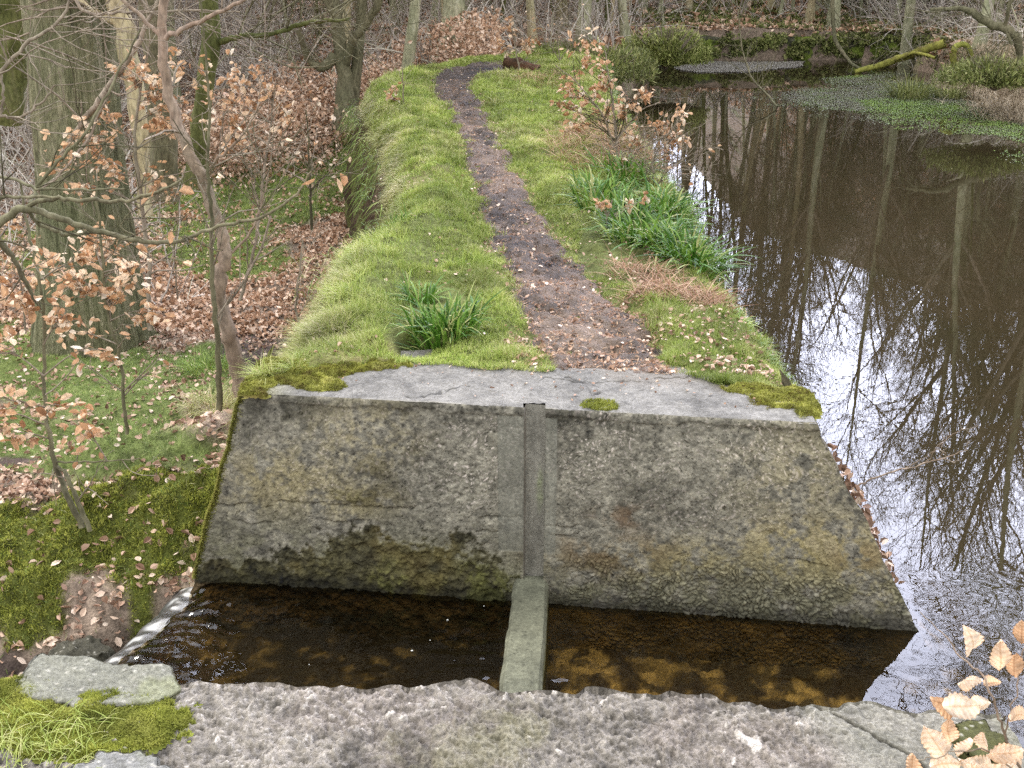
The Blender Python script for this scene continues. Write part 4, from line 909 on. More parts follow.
x, y = scatter(60000, 3, 8, 22.5, 27); sd = polysd(x, y, weed2); kp = sd + .3 * fbm(x, y, 473, 3) > 0; x, y = x[kp], y[kp]
V, F, r = leaves(stk([x, y, 0 * x + WZ + .004], 1), rng.uniform(.02, .05, len(x)), .04, True, width=1.6)
M['scum'] = m_rnd('scum_mat', [(0, (.22, .20, .17)), (1, (.36, .34, .30))], .6)
o = obj('pond_scum', build_mesh('pond_scum', V, F, M['scum'], False, rnd=r)); tag(o, 'pale grey scum floating below the mossy wall at the far end', 'scum', kind='stuff')
reed = [(8.1, 21.8), (7.9, 20.5), (7.6, 18), (7.3, 16.6), (9, 14.5), (13, 13), (14, 20), (10.5, 23)]
x, y = scatter(90000, 7, 14, 13, 23.5); sd = polysd(x, y, reed); kp = rng.random(len(x)) < ss(-.3, .5, sd + .5 * fbm(x, y, 474, 3)); x, y = x[kp], y[kp]; n = len(x)
z = np.maximum(G(x, y), WZ - .02)
add_blades('dead_reeds', 'bleached dead reeds and grass on the marshy right shore', 'reeds', x, y, z, rng.uniform(.15, .5, n), rng.uniform(.005, .012, n), rng.uniform(0, 6.3, n), rng.uniform(.4, 1.5, n), 'straw', .35, 3)
x, y = scatter(26000, 8, 16, 19, 27); z = G(x, y); kp = z > WZ + .1; x, y, z = x[kp], y[kp], z[kp]; n = len(x)
add_blades('bank_herbage', 'dark green herbage on the bank behind the dead reeds', 'undergrowth', x, y, z, rng.uniform(.05, .2, n), rng.uniform(.02, .05, n), rng.uniform(0, 6.3, n), rng.uniform(.3, 1.4, n), 'bush', .3, 2)

n = 9000; y = 4.3 + (18 - 4.3) * rng.random(n) ** 1.2; x = XR(y) + rng.uniform(-.06, .12, n); z = np.where(x > XR(y), -.1 - 3.5 * (x - XR(y)), ZE(x, y)) + .0
kp = fbm(x * 3, y * 2.2, 477, 3) > -.35; x, y, z = x[kp], y[kp], z[kp]; n = len(x)
add_blades('shore_sedge', 'mixed green and straw coloured sedge overhanging the water edge of the bank', 'sedge', x, y, z, rng.uniform(.05, .17, n) * np.interp(y, [4, 8], [.6, 1.1]), rng.uniform(.003, .006, n) * np.interp(y, [4, 12], [.8, 1.8]), rng.normal(0, 1.0, n), rng.uniform(.5, 1.6, n), 'grass_deep', .5, 3, bias=np.clip(.3 + .6 * fbm(x * 2, y * 1.5, 478, 3), 0, .5))
# far mossy wall behind the pond
MW = empty('mossy_wall', (6.8, 26.6, -.85)); tag(MW, 'low ivy and moss covered retaining wall at the far end of the pond', 'wall')
s = np.linspace(0, 1, 300)[None]; v = np.linspace(0, 1, 60)[:, None]
xw = 3.2 + 6.7 * s; yw = 26.0 + .3 * np.sin(s * 3) - 1.0 * ss(.6, 1, s)
pv = np.array([(0, -1.1), (.02, -.44), (.1, -.34), (.7, -.32), (.75, -1.1)]); q0 = np.interp(v * 4, range(5), pv[:, 0]); q1 = np.interp(v * 4, range(5), pv[:, 1])
bm_ = .08 * fbm(xw * 3, q1 * 4 + q0, 481, 4)
c = np.where(fbm(xw * 4, q1 * 6 + q0 * 4, 482, 4)[..., None] > -.1, np.array((.13, .17, .03)), np.array((.07, .07, .045))) * np.ones((60, 300, 1))
c = c * (1 + .5 * fbm(xw * 14, q1 * 14 + q0 * 14, 483, 3))[..., None]
part('stonework', stk([xw + 0 * v, yw + q0 - bm_, q1 + bm_ * .5 + 0 * xw], -1).reshape(-1, 3), gridF(60, 300)[:, ::-1] if False else gridF(60, 300), M['bank'], MW, col=np.clip(c, .01, 1).reshape(-1, 3))
n = 16000; xs_ = rng.random(n) * 6.7 + 3.2; zs_ = rng.uniform(-.78, -.28, n); ybase = 26.0 + .3 * np.sin((xs_ - 3.2) / 6.7 * 3) - 1.0 * ss(.6, 1, (xs_ - 3.2) / 6.7)
kp = fbm(xs_ * 2, zs_ * 6, 484, 3) > -.10; xs_, zs_, ybase = xs_[kp], zs_[kp], ybase[kp]; n = len(xs_)
V, F, r = leaves(stk([xs_, ybase - rng.uniform(0, .12, n) + .5 * 1.0 * ss(-.42, -.30, zs_) * rng.random(n), zs_], 1), rng.uniform(.04, .10, n), .7, True, 1.3)
part('ivy', V, F, M['bush'], MW, rnd=r, smooth=False)

# ------------------------------------------------------------------ trees
def line3(pts, n): return smoothline(pts, n)[None]
def tree_meshes(seed, H, r0, lean, l1, l2, l3, l4, low=.25, mat='tree', crown_up=.10, n0=16, ang=52, l1len=.42, wig0=.05, tw=.0075):
    rg = np.random.default_rng(seed)
    d = np.array((lean * math.cos(seed * 2.1), lean * math.sin(seed * 2.1), 1.0)); P = np.zeros((1, n0, 3)); p = np.array((0, 0, -.3)); D = d / np.linalg.norm(d)
    for k in range(n0):
        P[0, k] = p; D = D + rg.normal(0, wig0, 3) * (.3 + k / n0) + np.array((0, 0, .03)); D /= np.linalg.norm(D); p = p + D * (H + .3) / (n0 - 1)
    t = np.linspace(0, 1, n0); Rr = (r0 * (1 - .88 * t ** .8) * (1 + .6 * np.exp(-t * 28)))[None]
    a = Acc(); V, F = tubes(P, Rr, 12); a.add(V, F)
    P1, R1 = grow(P, Rr, l1, low, .98, (H * l1len * .5, H * l1len), ang, 9, crown_up, .12, .55, rg=rg)
    P2, R2 = grow(P1, R1, l2, .15, 1, (H * .09, H * .2), 42, 6, crown_up * .8, .14, .62, rg=rg)
    c = Acc(); V, F = tubes(P1, np.maximum(R1, tw), 6); c.add(V, F); V, F = tubes(P2, np.maximum(R2, tw * .9), 4); c.add(V, F)
    P3, R3 = grow(P2, R2, l3, .15, 1, (H * .04, H * .10), 40, 4, .06, .16, .7, rg=rg)
    V, F = tubes(P3, np.maximum(R3, tw * .55), 3); c.add(V, F)
    P4, R4 = grow(P3, R3, l4, .2, 1, (H * .02, H * .055), 40, 3, .05, .2, .8, rg=rg)
    V, F = tubes(P4, np.maximum(R4, tw * .4), 3); c.add(V, F)
    return build_mesh('trunk', a.verts(), a.faces(), M[mat]), build_mesh('crown', c.verts(), c.faces(), M['twig'] if mat != 'tree_moss' else M['branch_green'])
VAR = []
VAR.append(tree_meshes(1, 12, .15, .05, 24, 190, 900, 2400, .28))
VAR.append(tree_meshes(2, 13, .19, .10, 26, 200, 950, 2400, .25))
VAR.append(tree_meshes(3, 11, .11, .16, 20, 170, 800, 2100, .2))
VAR.append(tree_meshes(4, 13.5, .22, .04, 28, 210, 1000, 2600, .22, ang=60))
VAR.append(tree_meshes(5, 9, .08, .12, 18, 150, 700, 1700, .12))
VAR.append(tree_meshes(6, 10, .10, .2, 20, 160, 750, 1800, .15, 'tree_moss'))
VAR.append(tree_meshes(7, 12, .13, .08, 22, 170, 800, 2200, .25, 'tree_pale'))
THIN = [tree_meshes(20 + k, 5.5 + k * .7, .032 + .006 * k, .22, 22, 150, 600, 900, .06, ['tree', 'tree_moss', 'tree'][k % 3], tw=.0055) for k in range(3)]
AIRY = [tree_meshes(60 + k, 12 + k, .14 + .02 * k, .16, 20, 190, 900, 1700, .22, 'tree', ang=38, l1len=.5, crown_up=.06) for k in range(2)]
POLE = [tree_meshes(40 + k, 9 + k, .075 + .015 * k, .12, 16, 110, 330, 420, .25, ['tree', 'tree_moss', 'tree_pale', 'tree'][k], l1len=.2) for k in range(4)]
placed = []
def place_tree(var, x, y, s, rz, label, group=None, name='bare_tree', cat='tree', dz=0):
    t = empty(name, (x, y, float(G(x, y)) + dz)); t.rotation_euler = (0, 0, rz); t.scale = (s, s, s); tag(t, label, cat, group)
    obj('trunk', var[0], t); obj('crown', var[1], t); placed.append((x, y)); return t
def px_tree(var, px, py, z, s, rz, label, group=None, **k):
    p = U(px, py, z); return place_tree(var, float(p[0]), float(p[1]), s, rz, label, group, **k)
# trees one can pick out, standing where their feet show
px_tree(VAR[2], 400, 80, -.5, 1.0, .5, 'slim straight grey green tree standing right behind the grassy bank crest', None)
px_tree(VAR[1], 448, 66, -.4, 1.1, 2.2, 'pale leaning tree with forked foot just beyond the footpath bend')
px_tree(VAR[6], 534, 52, -.3, .7, 1.1, 'thin pinkish tree between the footpath bend and the green bushes')
px_tree(VAR[0], 583, 44, -.2, .95, 3.0, 'smooth upright grey tree above the green waterside bushes')
px_tree(VAR[2], 628, 35, -.1, .9, 4.0, 'slender tan tree directly behind the round green bush')
p = PD(208, 160, 9.5)
# wood beyond: scattered with minimum spacing
rz_ = np.random.default_rng(99)
ZT = []
VARNAME = {}
for v_, nm in ((0, 'grey green'), (1, 'sturdy grey green'), (2, 'slender grey green'), (3, 'thick grey green'), (4, 'slim grey green'), (5, 'dark mossy'), (6, 'pale barked')): VARNAME[id(VAR[v_])] = nm
for v_, nm in ((0, 'thin wavy young'), (1, 'thin mossy young'), (2, 'thin leaning young')): VARNAME[id(THIN[v_])] = nm
for v_, nm in ((0, 'pole straight'), (1, 'mossy pole straight'), (2, 'pale pole straight'), (3, 'tall pole straight')): VARNAME[id(POLE[v_])] = nm
PLACES = [(0, 'behind the twin trunk at the left edge'), (130, 'behind the curved bare young tree'), (235, 'behind the russet leafed undergrowth'), (300, 'around the tree with crooked boughs'), (372, 'behind the bank crest'), (430, 'behind the bend of the footpath'), (490, 'behind the cut log end'), (545, 'behind the low dark green bush'), (625, 'behind the round bright green bush'), (712, 'behind the left end of the mossy wall'), (775, 'behind the middle of the mossy wall'), (835, 'behind the right end of the mossy wall'), (895, 'above the mossy fallen branch'), (950, 'above the looped mossy branch'), (1010, 'beyond the right edge of the reeds')]
def zone(n, box, mind, zlabel, group, vars_, s=(.8, 1.15), mask=None, back=False):
    k = 0; tries = 0
    while k < n and tries < 6000:
        tries += 1
        x = rz_.uniform(box[0], box[1]); y = rz_.uniform(box[2], box[3])
        if mask is not None and not mask(x, y): continue
        if polysd(np.array([x]), np.array([y]), POND)[0] > -.5: continue
        if any((x - a) ** 2 + (y - b) ** 2 < mind ** 2 for a, b in placed): continue
        v = vars_[int(rz_.integers(len(vars_)))]; px, py = proj(x, y, float(G(x, y)) + .5); sc_ = float(rz_.uniform(*s))
        az_ = math.degrees(math.atan2(x, y))
        if 3.0 < az_ < 15.5 and y > 20: v = POLE[int(rz_.integers(4))]; sc_ *= .42 if k % 3 == 0 else .95
        elif x > 0: sc_ *= float(np.interp(az_, [0, 4, 15, 18, 24], [.7, .6, .42, .45, .55]))
        pl = [b for a, b in PLACES if px >= a]; pl = pl[-1] if pl else 'off the left edge'
        lab = VARNAME[id(v)] + ' tree ' + pl + (', far back' if back else '')
        ZT.append((lab, float(px), place_tree(v, x, y, sc_, float(rz_.uniform(0, 6.3)), lab, 'trees ' + pl))); k += 1
big = VAR; mixd = VAR + THIN + THIN
zone(96, (2.5, 15, 27.2, 37), .4, 'slim bare tree in the close stand behind the mossy wall at the far end of the pond', 'trees behind the far end of the pond', VAR[:3] + VAR[4:6] + THIN, (.7, 1.1))
zone(46, (-6, 2.4, 19.5, 36), .7, 'bare tree in the wood beyond the bend of the footpath', 'trees beyond the footpath bend', VAR[:3] + VAR[4:7] + THIN, (.7, 1.05), lambda x, y: x > -.42 * y * .3 - 3 and not (x > .2 and y < 24))
zone(30, (-13, -4, 15, 34), .9, 'bare tree in the tangled wood on the left hillside', 'trees on the left hillside', VAR[:6] + THIN, (.7, 1.1), lambda x, y: x < -.28 * y)
zone(30, (9.5, 21, 20, 40), .9, 'bare tree on the leaf covered slope above the dead reeds', 'trees on the right hand slope', VAR, (.75, 1.15))
zone(26, (-10, 20, 34, 44), 1.2, 'distant bare tree high up at the back of the wood', 'distant trees at the back of the wood', VAR[:4], (.9, 1.3), back=True)
ORD = 'leftmost,second from left,third from left,fourth from left,fifth from left,sixth from left,seventh from left,eighth from left,ninth from left'.split(',')
for lab in set(a for a, _, _ in ZT):
    g_ = sorted([(p_, i_) for i_, (a, p_, _) in enumerate(ZT) if a == lab])
    if len(g_) > 1:
        for q_, (p_, i_) in enumerate(g_[:9]): ZT[i_][2]['label'] = ORD[q_] + ', ' + lab
# trees on the right shore whose crowns the pond mirrors
for (x, y, s, rz, v, lab) in ((8.9, 21.6, .80, .3, 0, 'wide spreading bare tree on the shore beside the dead reeds, mirrored in the pond'), (10.3, 20.7, .90, 2.1, 1, 'tall bare tree behind the dead reeds, mirrored as long forked limbs'), (9.9, 23.4, .88, 4.2, 0, 'tall bare tree behind the looped mossy branch, mirrored in dense twigs'), (8.9, 25.4, .80, 1.4, 1, 'bare tree rising behind the mossy fallen branch, mirrored in the middle of the pond'), (11.6, 22.0, .95, 3.3, 0, 'high crowned bare tree at the right edge of the picture above the reeds'), (7.6, 26.9, .78, 5.0, 1, 'forked bare tree behind the mossy wall whose limbs show in the pond'), (12.6, 24.5, .95, 2.6, 1, 'bare tree with upswept limbs on the slope at the right edge')):
    t = place_tree(AIRY[v], x, y, s, rz, lab)
# big twin-trunked tree at the left
def trunk_mesh(pts, rad, k=28, n=60, flute=.06, seed=1):
    L_ = smoothline(np.concatenate([np.asarray(pts, float), np.asarray(rad, float)[:, None]], 1), n); P = L_[None, :, :3]; r = L_[None, :, 3]
    V, F = tubes(P, r, k); V = V.reshape(n, k, 3); c = P[0][:, None, :]
    th = np.arange(k)[None] / k * 2 * np.pi; zz = P[0][:, 2][:, None]
    m = 1 + flute * fbm(np.cos(th) * 2 + zz * .25, np.sin(th) * 2 + zz * .25 + 7, seed, 4)
    return (c + (V - c) * m[..., None]).reshape(-1, 3), F
base = U(100, 345, -1.35); bY = float(base[1])
BT = empty('oak_tree', (base[0], bY, float(G(base[0], bY)))); tag(BT, 'massive tree with twin fused mossy trunks at the left edge', 'tree')
A0 = [PD(92, 360, bY), PD(85, 260, bY), PD(78, 160, bY), PD(66, 40, bY), PD(50, -100, bY), PD(20, -500, bY), PD(-60, -900, bY)]
V, F = trunk_mesh(A0, [.46, .33, .29, .27, .25, .2, .12], 48, 120, .10, 3); part('trunk', V, F, M['oak'], BT)
A1 = [PD(112, 360, bY + .1), PD(106, 260, bY + .1), PD(94, 150, bY + .1), PD(88, 40, bY + .15), PD(96, -100, bY + .2), PD(160, -500, bY + .4), PD(220, -900, bY + .6)]
V, F = trunk_mesh(A1, [.36, .25, .22, .21, .2, .16, .1], 48, 120, .10, 9); part('trunk', V, F, M['oak'], BT)
top = stk([smoothline(A0, 20), smoothline(A1, 20)]); tr_ = np.tile(np.linspace(.3, .1, 20), (2, 1))
P1, R1 = grow(top, tr_, 22, .45, 1, (2.5, 5), 55, 9, .08, .1, .45); P2, R2 = grow(P1, R1, 200, .2, 1, (.8, 2), 42, 6, .06, .14, .6); P3, R3 = grow(P2, R2, 1200, .2, 1, (.3, .9), 40, 4, .05, .16, .7)
c = Acc()
for P_, R_, k_ in ((P1, R1, 7), (P2, R2, 4), (P3, np.maximum(R3, .004), 3)): V, F = tubes(P_, R_, k_); c.add(V, F)
part('crown', c.verts(), c.faces(), M['tree_moss'], BT)

def solo(name, label, cat, lines, mat, sprays=None, twigs=0, twl=(.15, .5), leafn=0, lsize=(.045, .065), group=None, twr=.5, twmat='twig', up=.03, leafmat='beech', k=10, leafdroop=.6, t2=True, flute=0):
    """lines: list of [(px,py,Y,r),...]; the first is the stem, others are branches"""
    p0 = PD(*lines[0][0][:3]); e = empty(name, p0); tag(e, label, cat, group)
    st = []
    for i, ln in enumerate(lines):
        pts = np.array([np.append(PD(a, b, Y_), r_) for a, b, Y_, r_ in ln]); L_ = smoothline(pts, max(12, len(ln) * 5)); L_[1:-1, :3] += rng.normal(0, .0025 * (1 + L_[1:-1, 3:4] * 30), (len(L_) - 2, 3)) 
        V, F = tubes(L_[None, :, :3], L_[None, :, 3], k if i == 0 else 7)
        part('stem' if i == 0 else 'branch', V, F, M[mat], e); st.append(L_)
    tw = Acc(); tips = []
    allP = []; allR = []
    for L_ in st:
        q = smoothline(L_, 12); allP.append(q[:, :3]); allR.append(q[:, 3])
    allP = np.stack(allP); allR = np.stack(allR)
    if twigs:
        P1, R1 = grow(allP, allR, twigs, .15, 1, twl, 50, 7, up, .12, twr); R1 = np.clip(R1, .0016, .006); V, F = tubes(P1, R1, 4); tw.add(V, F)
        if t2:
            P2, R2 = grow(P1, R1, twigs * 3, .2, 1, (twl[0] * .4, twl[1] * .45), 42, 5, up, .12, .7); R2 = np.clip(R2, .0011, .004); V, F = tubes(P2, R2, 3); tw.add(V, F); tips.append(P2)
        tips.append(P1)
    lv = []
    if sprays:
        for (a, b, dY, sp, nl) in sprays:
            nl = int(nl * 1.5)
            tg = PD(a, b, lines[0][0][2] + dY); flat = allP.reshape(-1, 3); cost = np.linalg.norm(flat - tg, axis=1) + .9 * np.clip(flat[:, 2] - tg[2] + .1, 0, 9); i = int(cost.argmin()); s0 = flat[i]
            mid_ = (s0 + tg) / 2 + np.array((0, 0, .05 * np.linalg.norm(tg - s0))); L_ = smoothline(np.array([s0, mid_, tg]), 9)[None]
            V, F = tubes(L_, np.linspace(.004, .0014, 9)[None], 4); tw.add(V, F)
            d_ = (tg - s0) / (np.linalg.norm(tg - s0) + 1e-9)
            P2, R2 = grow(L_, np.full((1, 9), .003), max(3, nl // 5), .45, 1, (sp * .6, sp * 1.3), 38, 5, .0, .12, .8); V, F = tubes(P2, np.clip(R2, .001, .003), 3); tw.add(V, F)
            ii = rng.integers(0, len(P2), nl); tt = rng.integers(1, 5, nl); lv.append(P2[ii, tt] + rng.normal(0, .012, (nl, 3)))
    if leafn and tips:
        Pp = tips[0]; ii = rng.integers(0, len(Pp), leafn); tt = rng.integers(1, Pp.shape[1], leafn); lv.append(Pp[ii, tt] + rng.normal(0, .008, (leafn, 3)))
    if tw.n: part('twigs', tw.verts(), tw.faces(), M[twmat], e)
    if lv:
        lp = np.concatenate(lv); V, F, r = leaves(lp, rng.uniform(lsize[0] * .6, lsize[1] * .9, len(lp)), leafdroop, width=.85); part('leaves', V, F, M[leafmat], e, rnd=r, smooth=False)
    return e
# trunks of the left middle distance
solo('young_tree', 'slim bare young tree with a curved brown stem leaning beside the concrete corner', 'tree', [[(244, 394, 5.3, .050), (236, 358, 5.3, .042), (229, 335, 5.3, .040), (222, 310, 5.3, .039), (215, 285, 5.3, .038), (224, 262, 5.3, .036), (229, 250, 5.3, .033), (222, 232, 5.3, .030), (212, 212, 5.3, .030), (206, 185, 5.3, .030), (194, 160, 5.3, .029), (182, 137, 5.3, .028), (172, 108, 5.3, .026), (165, 80, 5.3, .024), (161, 45, 5.3, .022), (163, 0, 5.3, .020), (168, -120, 5.3, .015), (150, -300, 5.3, .007)],
    [(161, 41, 5.3, .014), (175, 32, 5.25, .012), (205, 19, 5.2, .010), (245, 0, 5.1, .008), (300, -40, 5.0, .005)],
    [(161, 36, 5.3, .011), (140, 15, 5.3, .009), (110, -10, 5.3, .007), (80, -60, 5.3, .005)],
    [(206, 180, 5.3, .010), (215, 160, 5.2, .008), (240, 140, 5.1, .006), (262, 100, 5.0, .004)],
    [(229, 255, 5.3, .008), (250, 235, 5.3, .006), (262, 205, 5.3, .005), (272, 160, 5.3, .003)]], 'stem', twigs=26, twl=(.25, .9), up=.04)
solo('young_tree', 'thin upright greenish stem growing just left of the curved young tree', 'tree', [[(219, 410, 5.2, .017), (219, 370, 5.2, .015), (218, 343, 5.2, .014), (214, 300, 5.2, .012), (211, 255, 5.2, .011), (213, 215, 5.2, .009), (207, 170, 5.2, .008), (210, 100, 5.2, .006), (200, 0, 5.2, .004)]], 'branch_green', twigs=16, twl=(.2, .6))
solo('mossy_tree', 'dark mossy young tree standing behind the curved stem', 'tree', [[(192, 185, 9.6, .09), (197, 150, 9.6, .08), (202, 110, 9.6, .075), (206, 75, 9.6, .075), (212, 42, 9.6, .085), (207, 5, 9.6, .08), (209, -100, 9.6, .07), (200, -400, 9.8, .03)],
    [(218, 42, 9.6, .030), (240, 36, 9.5, .022), (270, 35, 9.4, .020), (300, 24, 9.3, .018), (325, 20, 9.2, .016), (345, 21, 9.1, .012), (352, 17, 9.1, .008)]], 'tree_moss', twigs=40, twl=(.4, 1.5), twmat='branch_green')
solo('pale_tree', 'pale tan tree with peeling bark between the twin trunk and the mossy tree', 'tree', [[(146, 215, 8.0, .055), (143, 170, 8.0, .055), (140, 130, 8.0, .06), (135, 90, 8.0, .066), (131, 60, 8.0, .070), (124, 25, 8.0, .072), (115, -5, 8.0, .070), (95, -120, 8.0, .06), (60, -400, 8, .03)],
    [(118, 22, 8.0, .03), (106, 18, 7.95, .028), (92, 10, 7.9, .022), (70, -8, 7.9, .016)]], 'tree_pale', twigs=24, twl=(.4, 1.3))
solo('grey_tree', 'smooth green grey trunk rising behind the pale tan tree', 'tree', [[(165, 200, 11.5, .15), (162, 130, 11.5, .14), (157, 60, 11.5, .13), (150, 0, 11.5, .13), (145, -200, 11.5, .10), (120, -500, 11.5, .05)]], 'branch_green', twigs=20, twl=(.6, 1.8), k=16)
solo('grey_tree', 'slanting silvery stem crossing in front of the left trunks', 'tree', [[(60, 160, 6.5, .018), (78, 130, 6.5, .018), (100, 98, 6.4, .017), (115, 78, 6.4, .016), (135, 50, 6.3, .014), (148, 22, 6.3, .012), (170, -20, 6.2, .009)], [(115, 78, 6.4, .009), (88, 140, 6.3, .008), (60, 175, 6.2, .006), (20, 205, 6.1, .004)]], 'twig', twigs=14, twl=(.2, .7))
solo('ivy_tree', 'dark leaning trunk with a white stem at the far left edge', 'tree', [[(5, 120, 10, .16), (8, 60, 10, .16), (10, 0, 10, .15), (12, -200, 10, .12)]], 'tree_moss', twigs=24, twl=(.5, 1.5))
solo('hollow_tree', 'slim many stemmed green tree with crooked boughs left of the bank crest', 'tree', [[(348, 130, 17, .26), (346, 95, 17, .13), (344, 75, 17, .11), (340, 40, 17, .10), (334, 10, 17, .09), (326, -60, 17, .08), (310, -400, 17, .07)], [(352, 110, 17.1, .10), (356, 70, 17.1, .09), (361, 30, 17.1, .08), (364, -30, 17.1, .07), (370, -300, 17.1, .06)], [(345, 65, 17, .07), (352, 40, 16.8, .07), (366, 25, 16.7, .06), (378, 5, 16.6, .06), (395, -60, 16.5, .05)], [(335, 55, 17, .09), (322, 70, 16.8, .07), (308, 60, 16.7, .05), (298, 30, 16.6, .04)], [(343, 40, 17, .07), (330, 8, 17, .06), (318, -30, 17, .05)]], 'branch_green', twigs=90, twl=(.6, 2.2), twmat='branch_green', k=18)
# leafy beech saplings at the left
solo('beech_sapling', 'leafy beech sapling with cut foot on the mossy slope at the far left', 'sapling', [[(82, 528, 3.95, .013), (56, 470, 4.0, .011), (50, 440, 4.0, .009), (46, 417, 4.05, .008), (44, 370, 4.1, .007), (44, 324, 4.1, .0065), (42, 290, 4.1, .006), (30, 240, 4.1, .006), (20, 180, 4.1, .004)],
    [(90, 531, 3.93, .010), (76, 496, 3.94, .010), (66, 472, 3.97, .009), (56, 466, 4.0, .007)], [(56, 462, 4.0, .0045), (100, 462, 3.9, .003), (140, 458, 3.85, .002)], [(40, 310, 4.1, .008), (25, 280, 4.05, .007), (8, 250, 4.0, .006), (-30, 200, 4.0, .005)]], 'branch_green',
    sprays=[(20, 432, 0, .16, 26), (85, 425, -.1, .14, 22), (60, 405, 0, .14, 16), (10, 350, .1, .18, 26), (60, 320, .1, .16, 26), (20, 300, 0, .18, 30), (90, 345, .1, .14, 16), (5, 400, 0, .16, 14), (75, 260, .2, .18, 22)], twigs=12, twl=(.15, .45), leafn=30)
solo('beech_sapling', 'leafy beech sapling rising from green grass above the slope, right of the cut-footed one', 'sapling', [[(127, 434, 4.75, .009), (122, 376, 4.75, .008), (118, 340, 4.75, .007), (108, 324, 4.75, .0065), (104, 280, 4.75, .006), (100, 230, 4.75, .006), (95, 170, 4.75, .004)]], 'branch_green',
    sprays=[(80, 290, 0, .22, 46), (110, 300, 0, .2, 40), (130, 270, -.1, .2, 42), (60, 270, .2, .2, 36), (100, 255, .1, .2, 44), (140, 310, 0, .18, 26), (70, 330, 0, .16, 22), (118, 365, 0, .12, 14), (90, 235, .1, .18, 26)], twigs=14, twl=(.15, .5), leafn=30)
solo('beech_sapling', 'tall thin beech sapling with pale leaves in front of the left trunks', 'sapling', [[(150, 330, 6.4, .014), (148, 260, 6.4, .013), (140, 190, 6.4, .011), (134, 140, 6.4, .009), (140, 90, 6.4, .007), (150, 40, 6.4, .004)]], 'twig',
    sprays=[(138, 80, 0, .25, 40), (150, 95, 0, .25, 40), (165, 110, 0, .22, 20), (110, 120, 0, .25, 26), (90, 140, 0, .22, 24), (160, 125, .1, .2, 26), (190, 118, .1, .2, 12), (95, 155, 0, .2, 18), (200, 85, 0, .25, 14), (175, 55, 0, .15, 8), (120, 175, 0, .3, 26), (60, 180, 0, .3, 22), (35, 165, 0, .25, 16), (165, 190, 0, .2, 18)], twigs=20, twl=(.2, .7), lsize=(.05, .075))
solo('beech_sapling', 'russet leaved sapling standing right of the mossy tree over the green patch', 'sapling', [[(240, 300, 6.9, .012), (255, 250, 6.9, .010), (262, 190, 6.9, .009), (270, 130, 6.9, .006), (276, 80, 6.9, .003)]], 'twig',
    sprays=[(225, 98, 0, .25, 22), (240, 80, 0, .25, 16), (255, 78, 0, .2, 12), (272, 95, 0, .2, 14), (278, 110, 0, .2, 14), (230, 125, 0, .2, 14), (245, 145, 0, .25, 20), (215, 110, 0, .2, 14), (285, 125, 0, .2, 10), (250, 108, 0, .2, 10)], twigs=16, twl=(.2, .6), lsize=(.05, .08))
solo('beech_sapling', 'bare upright sapling with few leaves in the middle of the green patch', 'sapling', [[(312, 230, 8.6, .012), (310, 190, 8.6, .010), (309, 150, 8.6, .008), (306, 110, 8.6, .005)], [(311, 190, 8.6, .006), (322, 178, 8.5, .005), (330, 172, 8.5, .003)]], 'twig_dark', twigs=18, twl=(.2, .6), leafn=24, lsize=(.05, .08))
for i, (a, b, Y_, lab) in enumerate([(178, 300, 5.9, 'spindly stem with rusty leaves between the two sapling groups'), (60, 345, 7.5, 'low leafy shoot at the foot of the massive twin trunk'), (25, 330, 6.2, 'low leafy shoot at the left edge of the grass patch'), (300, 350, 5.0, 'short thin shoot by the long pale grass lip')]):
    q = U(a, b, float(G(*U(a, b, -1.2)[:2]))); Yq = float(q[1]) if i < 3 else 5.2
    solo('shrub_shoot', lab, 'shrub', [[(a, b, Yq, .008), (a - 4, b - 50, Yq, .006), (a + 3, b - 110, Yq, .003)]], 'twig', sprays=[(a - 15, b - 60, 0, .2, 16), (a + 12, b - 85, 0, .2, 16), (a - 5, b - 105, 0, .2, 12)] if i < 3 else None, twigs=8, twl=(.1, .4), leafn=12 if i < 3 else 0)
# overhanging branches from the left
solo('overhanging_branch', 'long drooping olive branch reaching in from the left edge across the trunks', 'branch', [[(-40, 250, 3.6, .016), (0, 222, 3.6, .014), (24, 205, 3.6, .0135), (34, 209, 3.6, .012), (80, 226, 3.6, .010), (119, 237, 3.6, .009), (150, 243, 3.6, .008), (178, 243, 3.6, .007), (219, 225, 3.6, .006), (260, 219, 3.6, .005), (297, 197, 3.6, .004), (312, 171, 3.6, .003)],
    [(28, 206, 3.6, .008), (45, 200, 3.55, .008), (70, 199, 3.5, .007), (120, 202, 3.5, .006), (165, 190, 3.5, .005), (185, 175, 3.5, .003)],
    [(26, 208, 3.6, .008), (40, 225, 3.65, .007), (70, 236, 3.6, .006), (100, 228, 3.6, .004)],
    [(30, 204, 3.6, .007), (34, 190, 3.7, .006), (60, 160, 3.7, .006), (85, 135, 3.7, .005), (120, 70, 3.8, .004), (140, 30, 3.8, .003)],
    [(150, 243, 3.6, .003), (120, 228, 3.6, .002), (130, 212, 3.6, .0015)],
    [(262, 219, 3.6, .0025), (265, 200, 3.6, .002), (262, 170, 3.6, .0012)],
    [(-20, 172, 3.7, .006), (10, 178, 3.65, .0055), (40, 190, 3.6, .005), (80, 190, 3.6, .004), (125, 189, 3.6, .003)],
    [(-30, 225, 3.5, .007), (0, 197, 3.5, .006), (60, 197, 3.5, .004)]], 'branch_green', twigs=26, twl=(.1, .5), twmat='twig_dark', leafn=18)
solo('overhanging_branch', 'dark bare branch bending down at the lower left edge', 'branch', [[(-30, 215, 3.4, .009), (0, 242, 3.4, .008), (15, 262, 3.4, .0075), (25, 282, 3.4, .006), (39, 306, 3.4, .003)]], 'twig_dark', twigs=4, twl=(.1, .3), twmat='twig_dark')
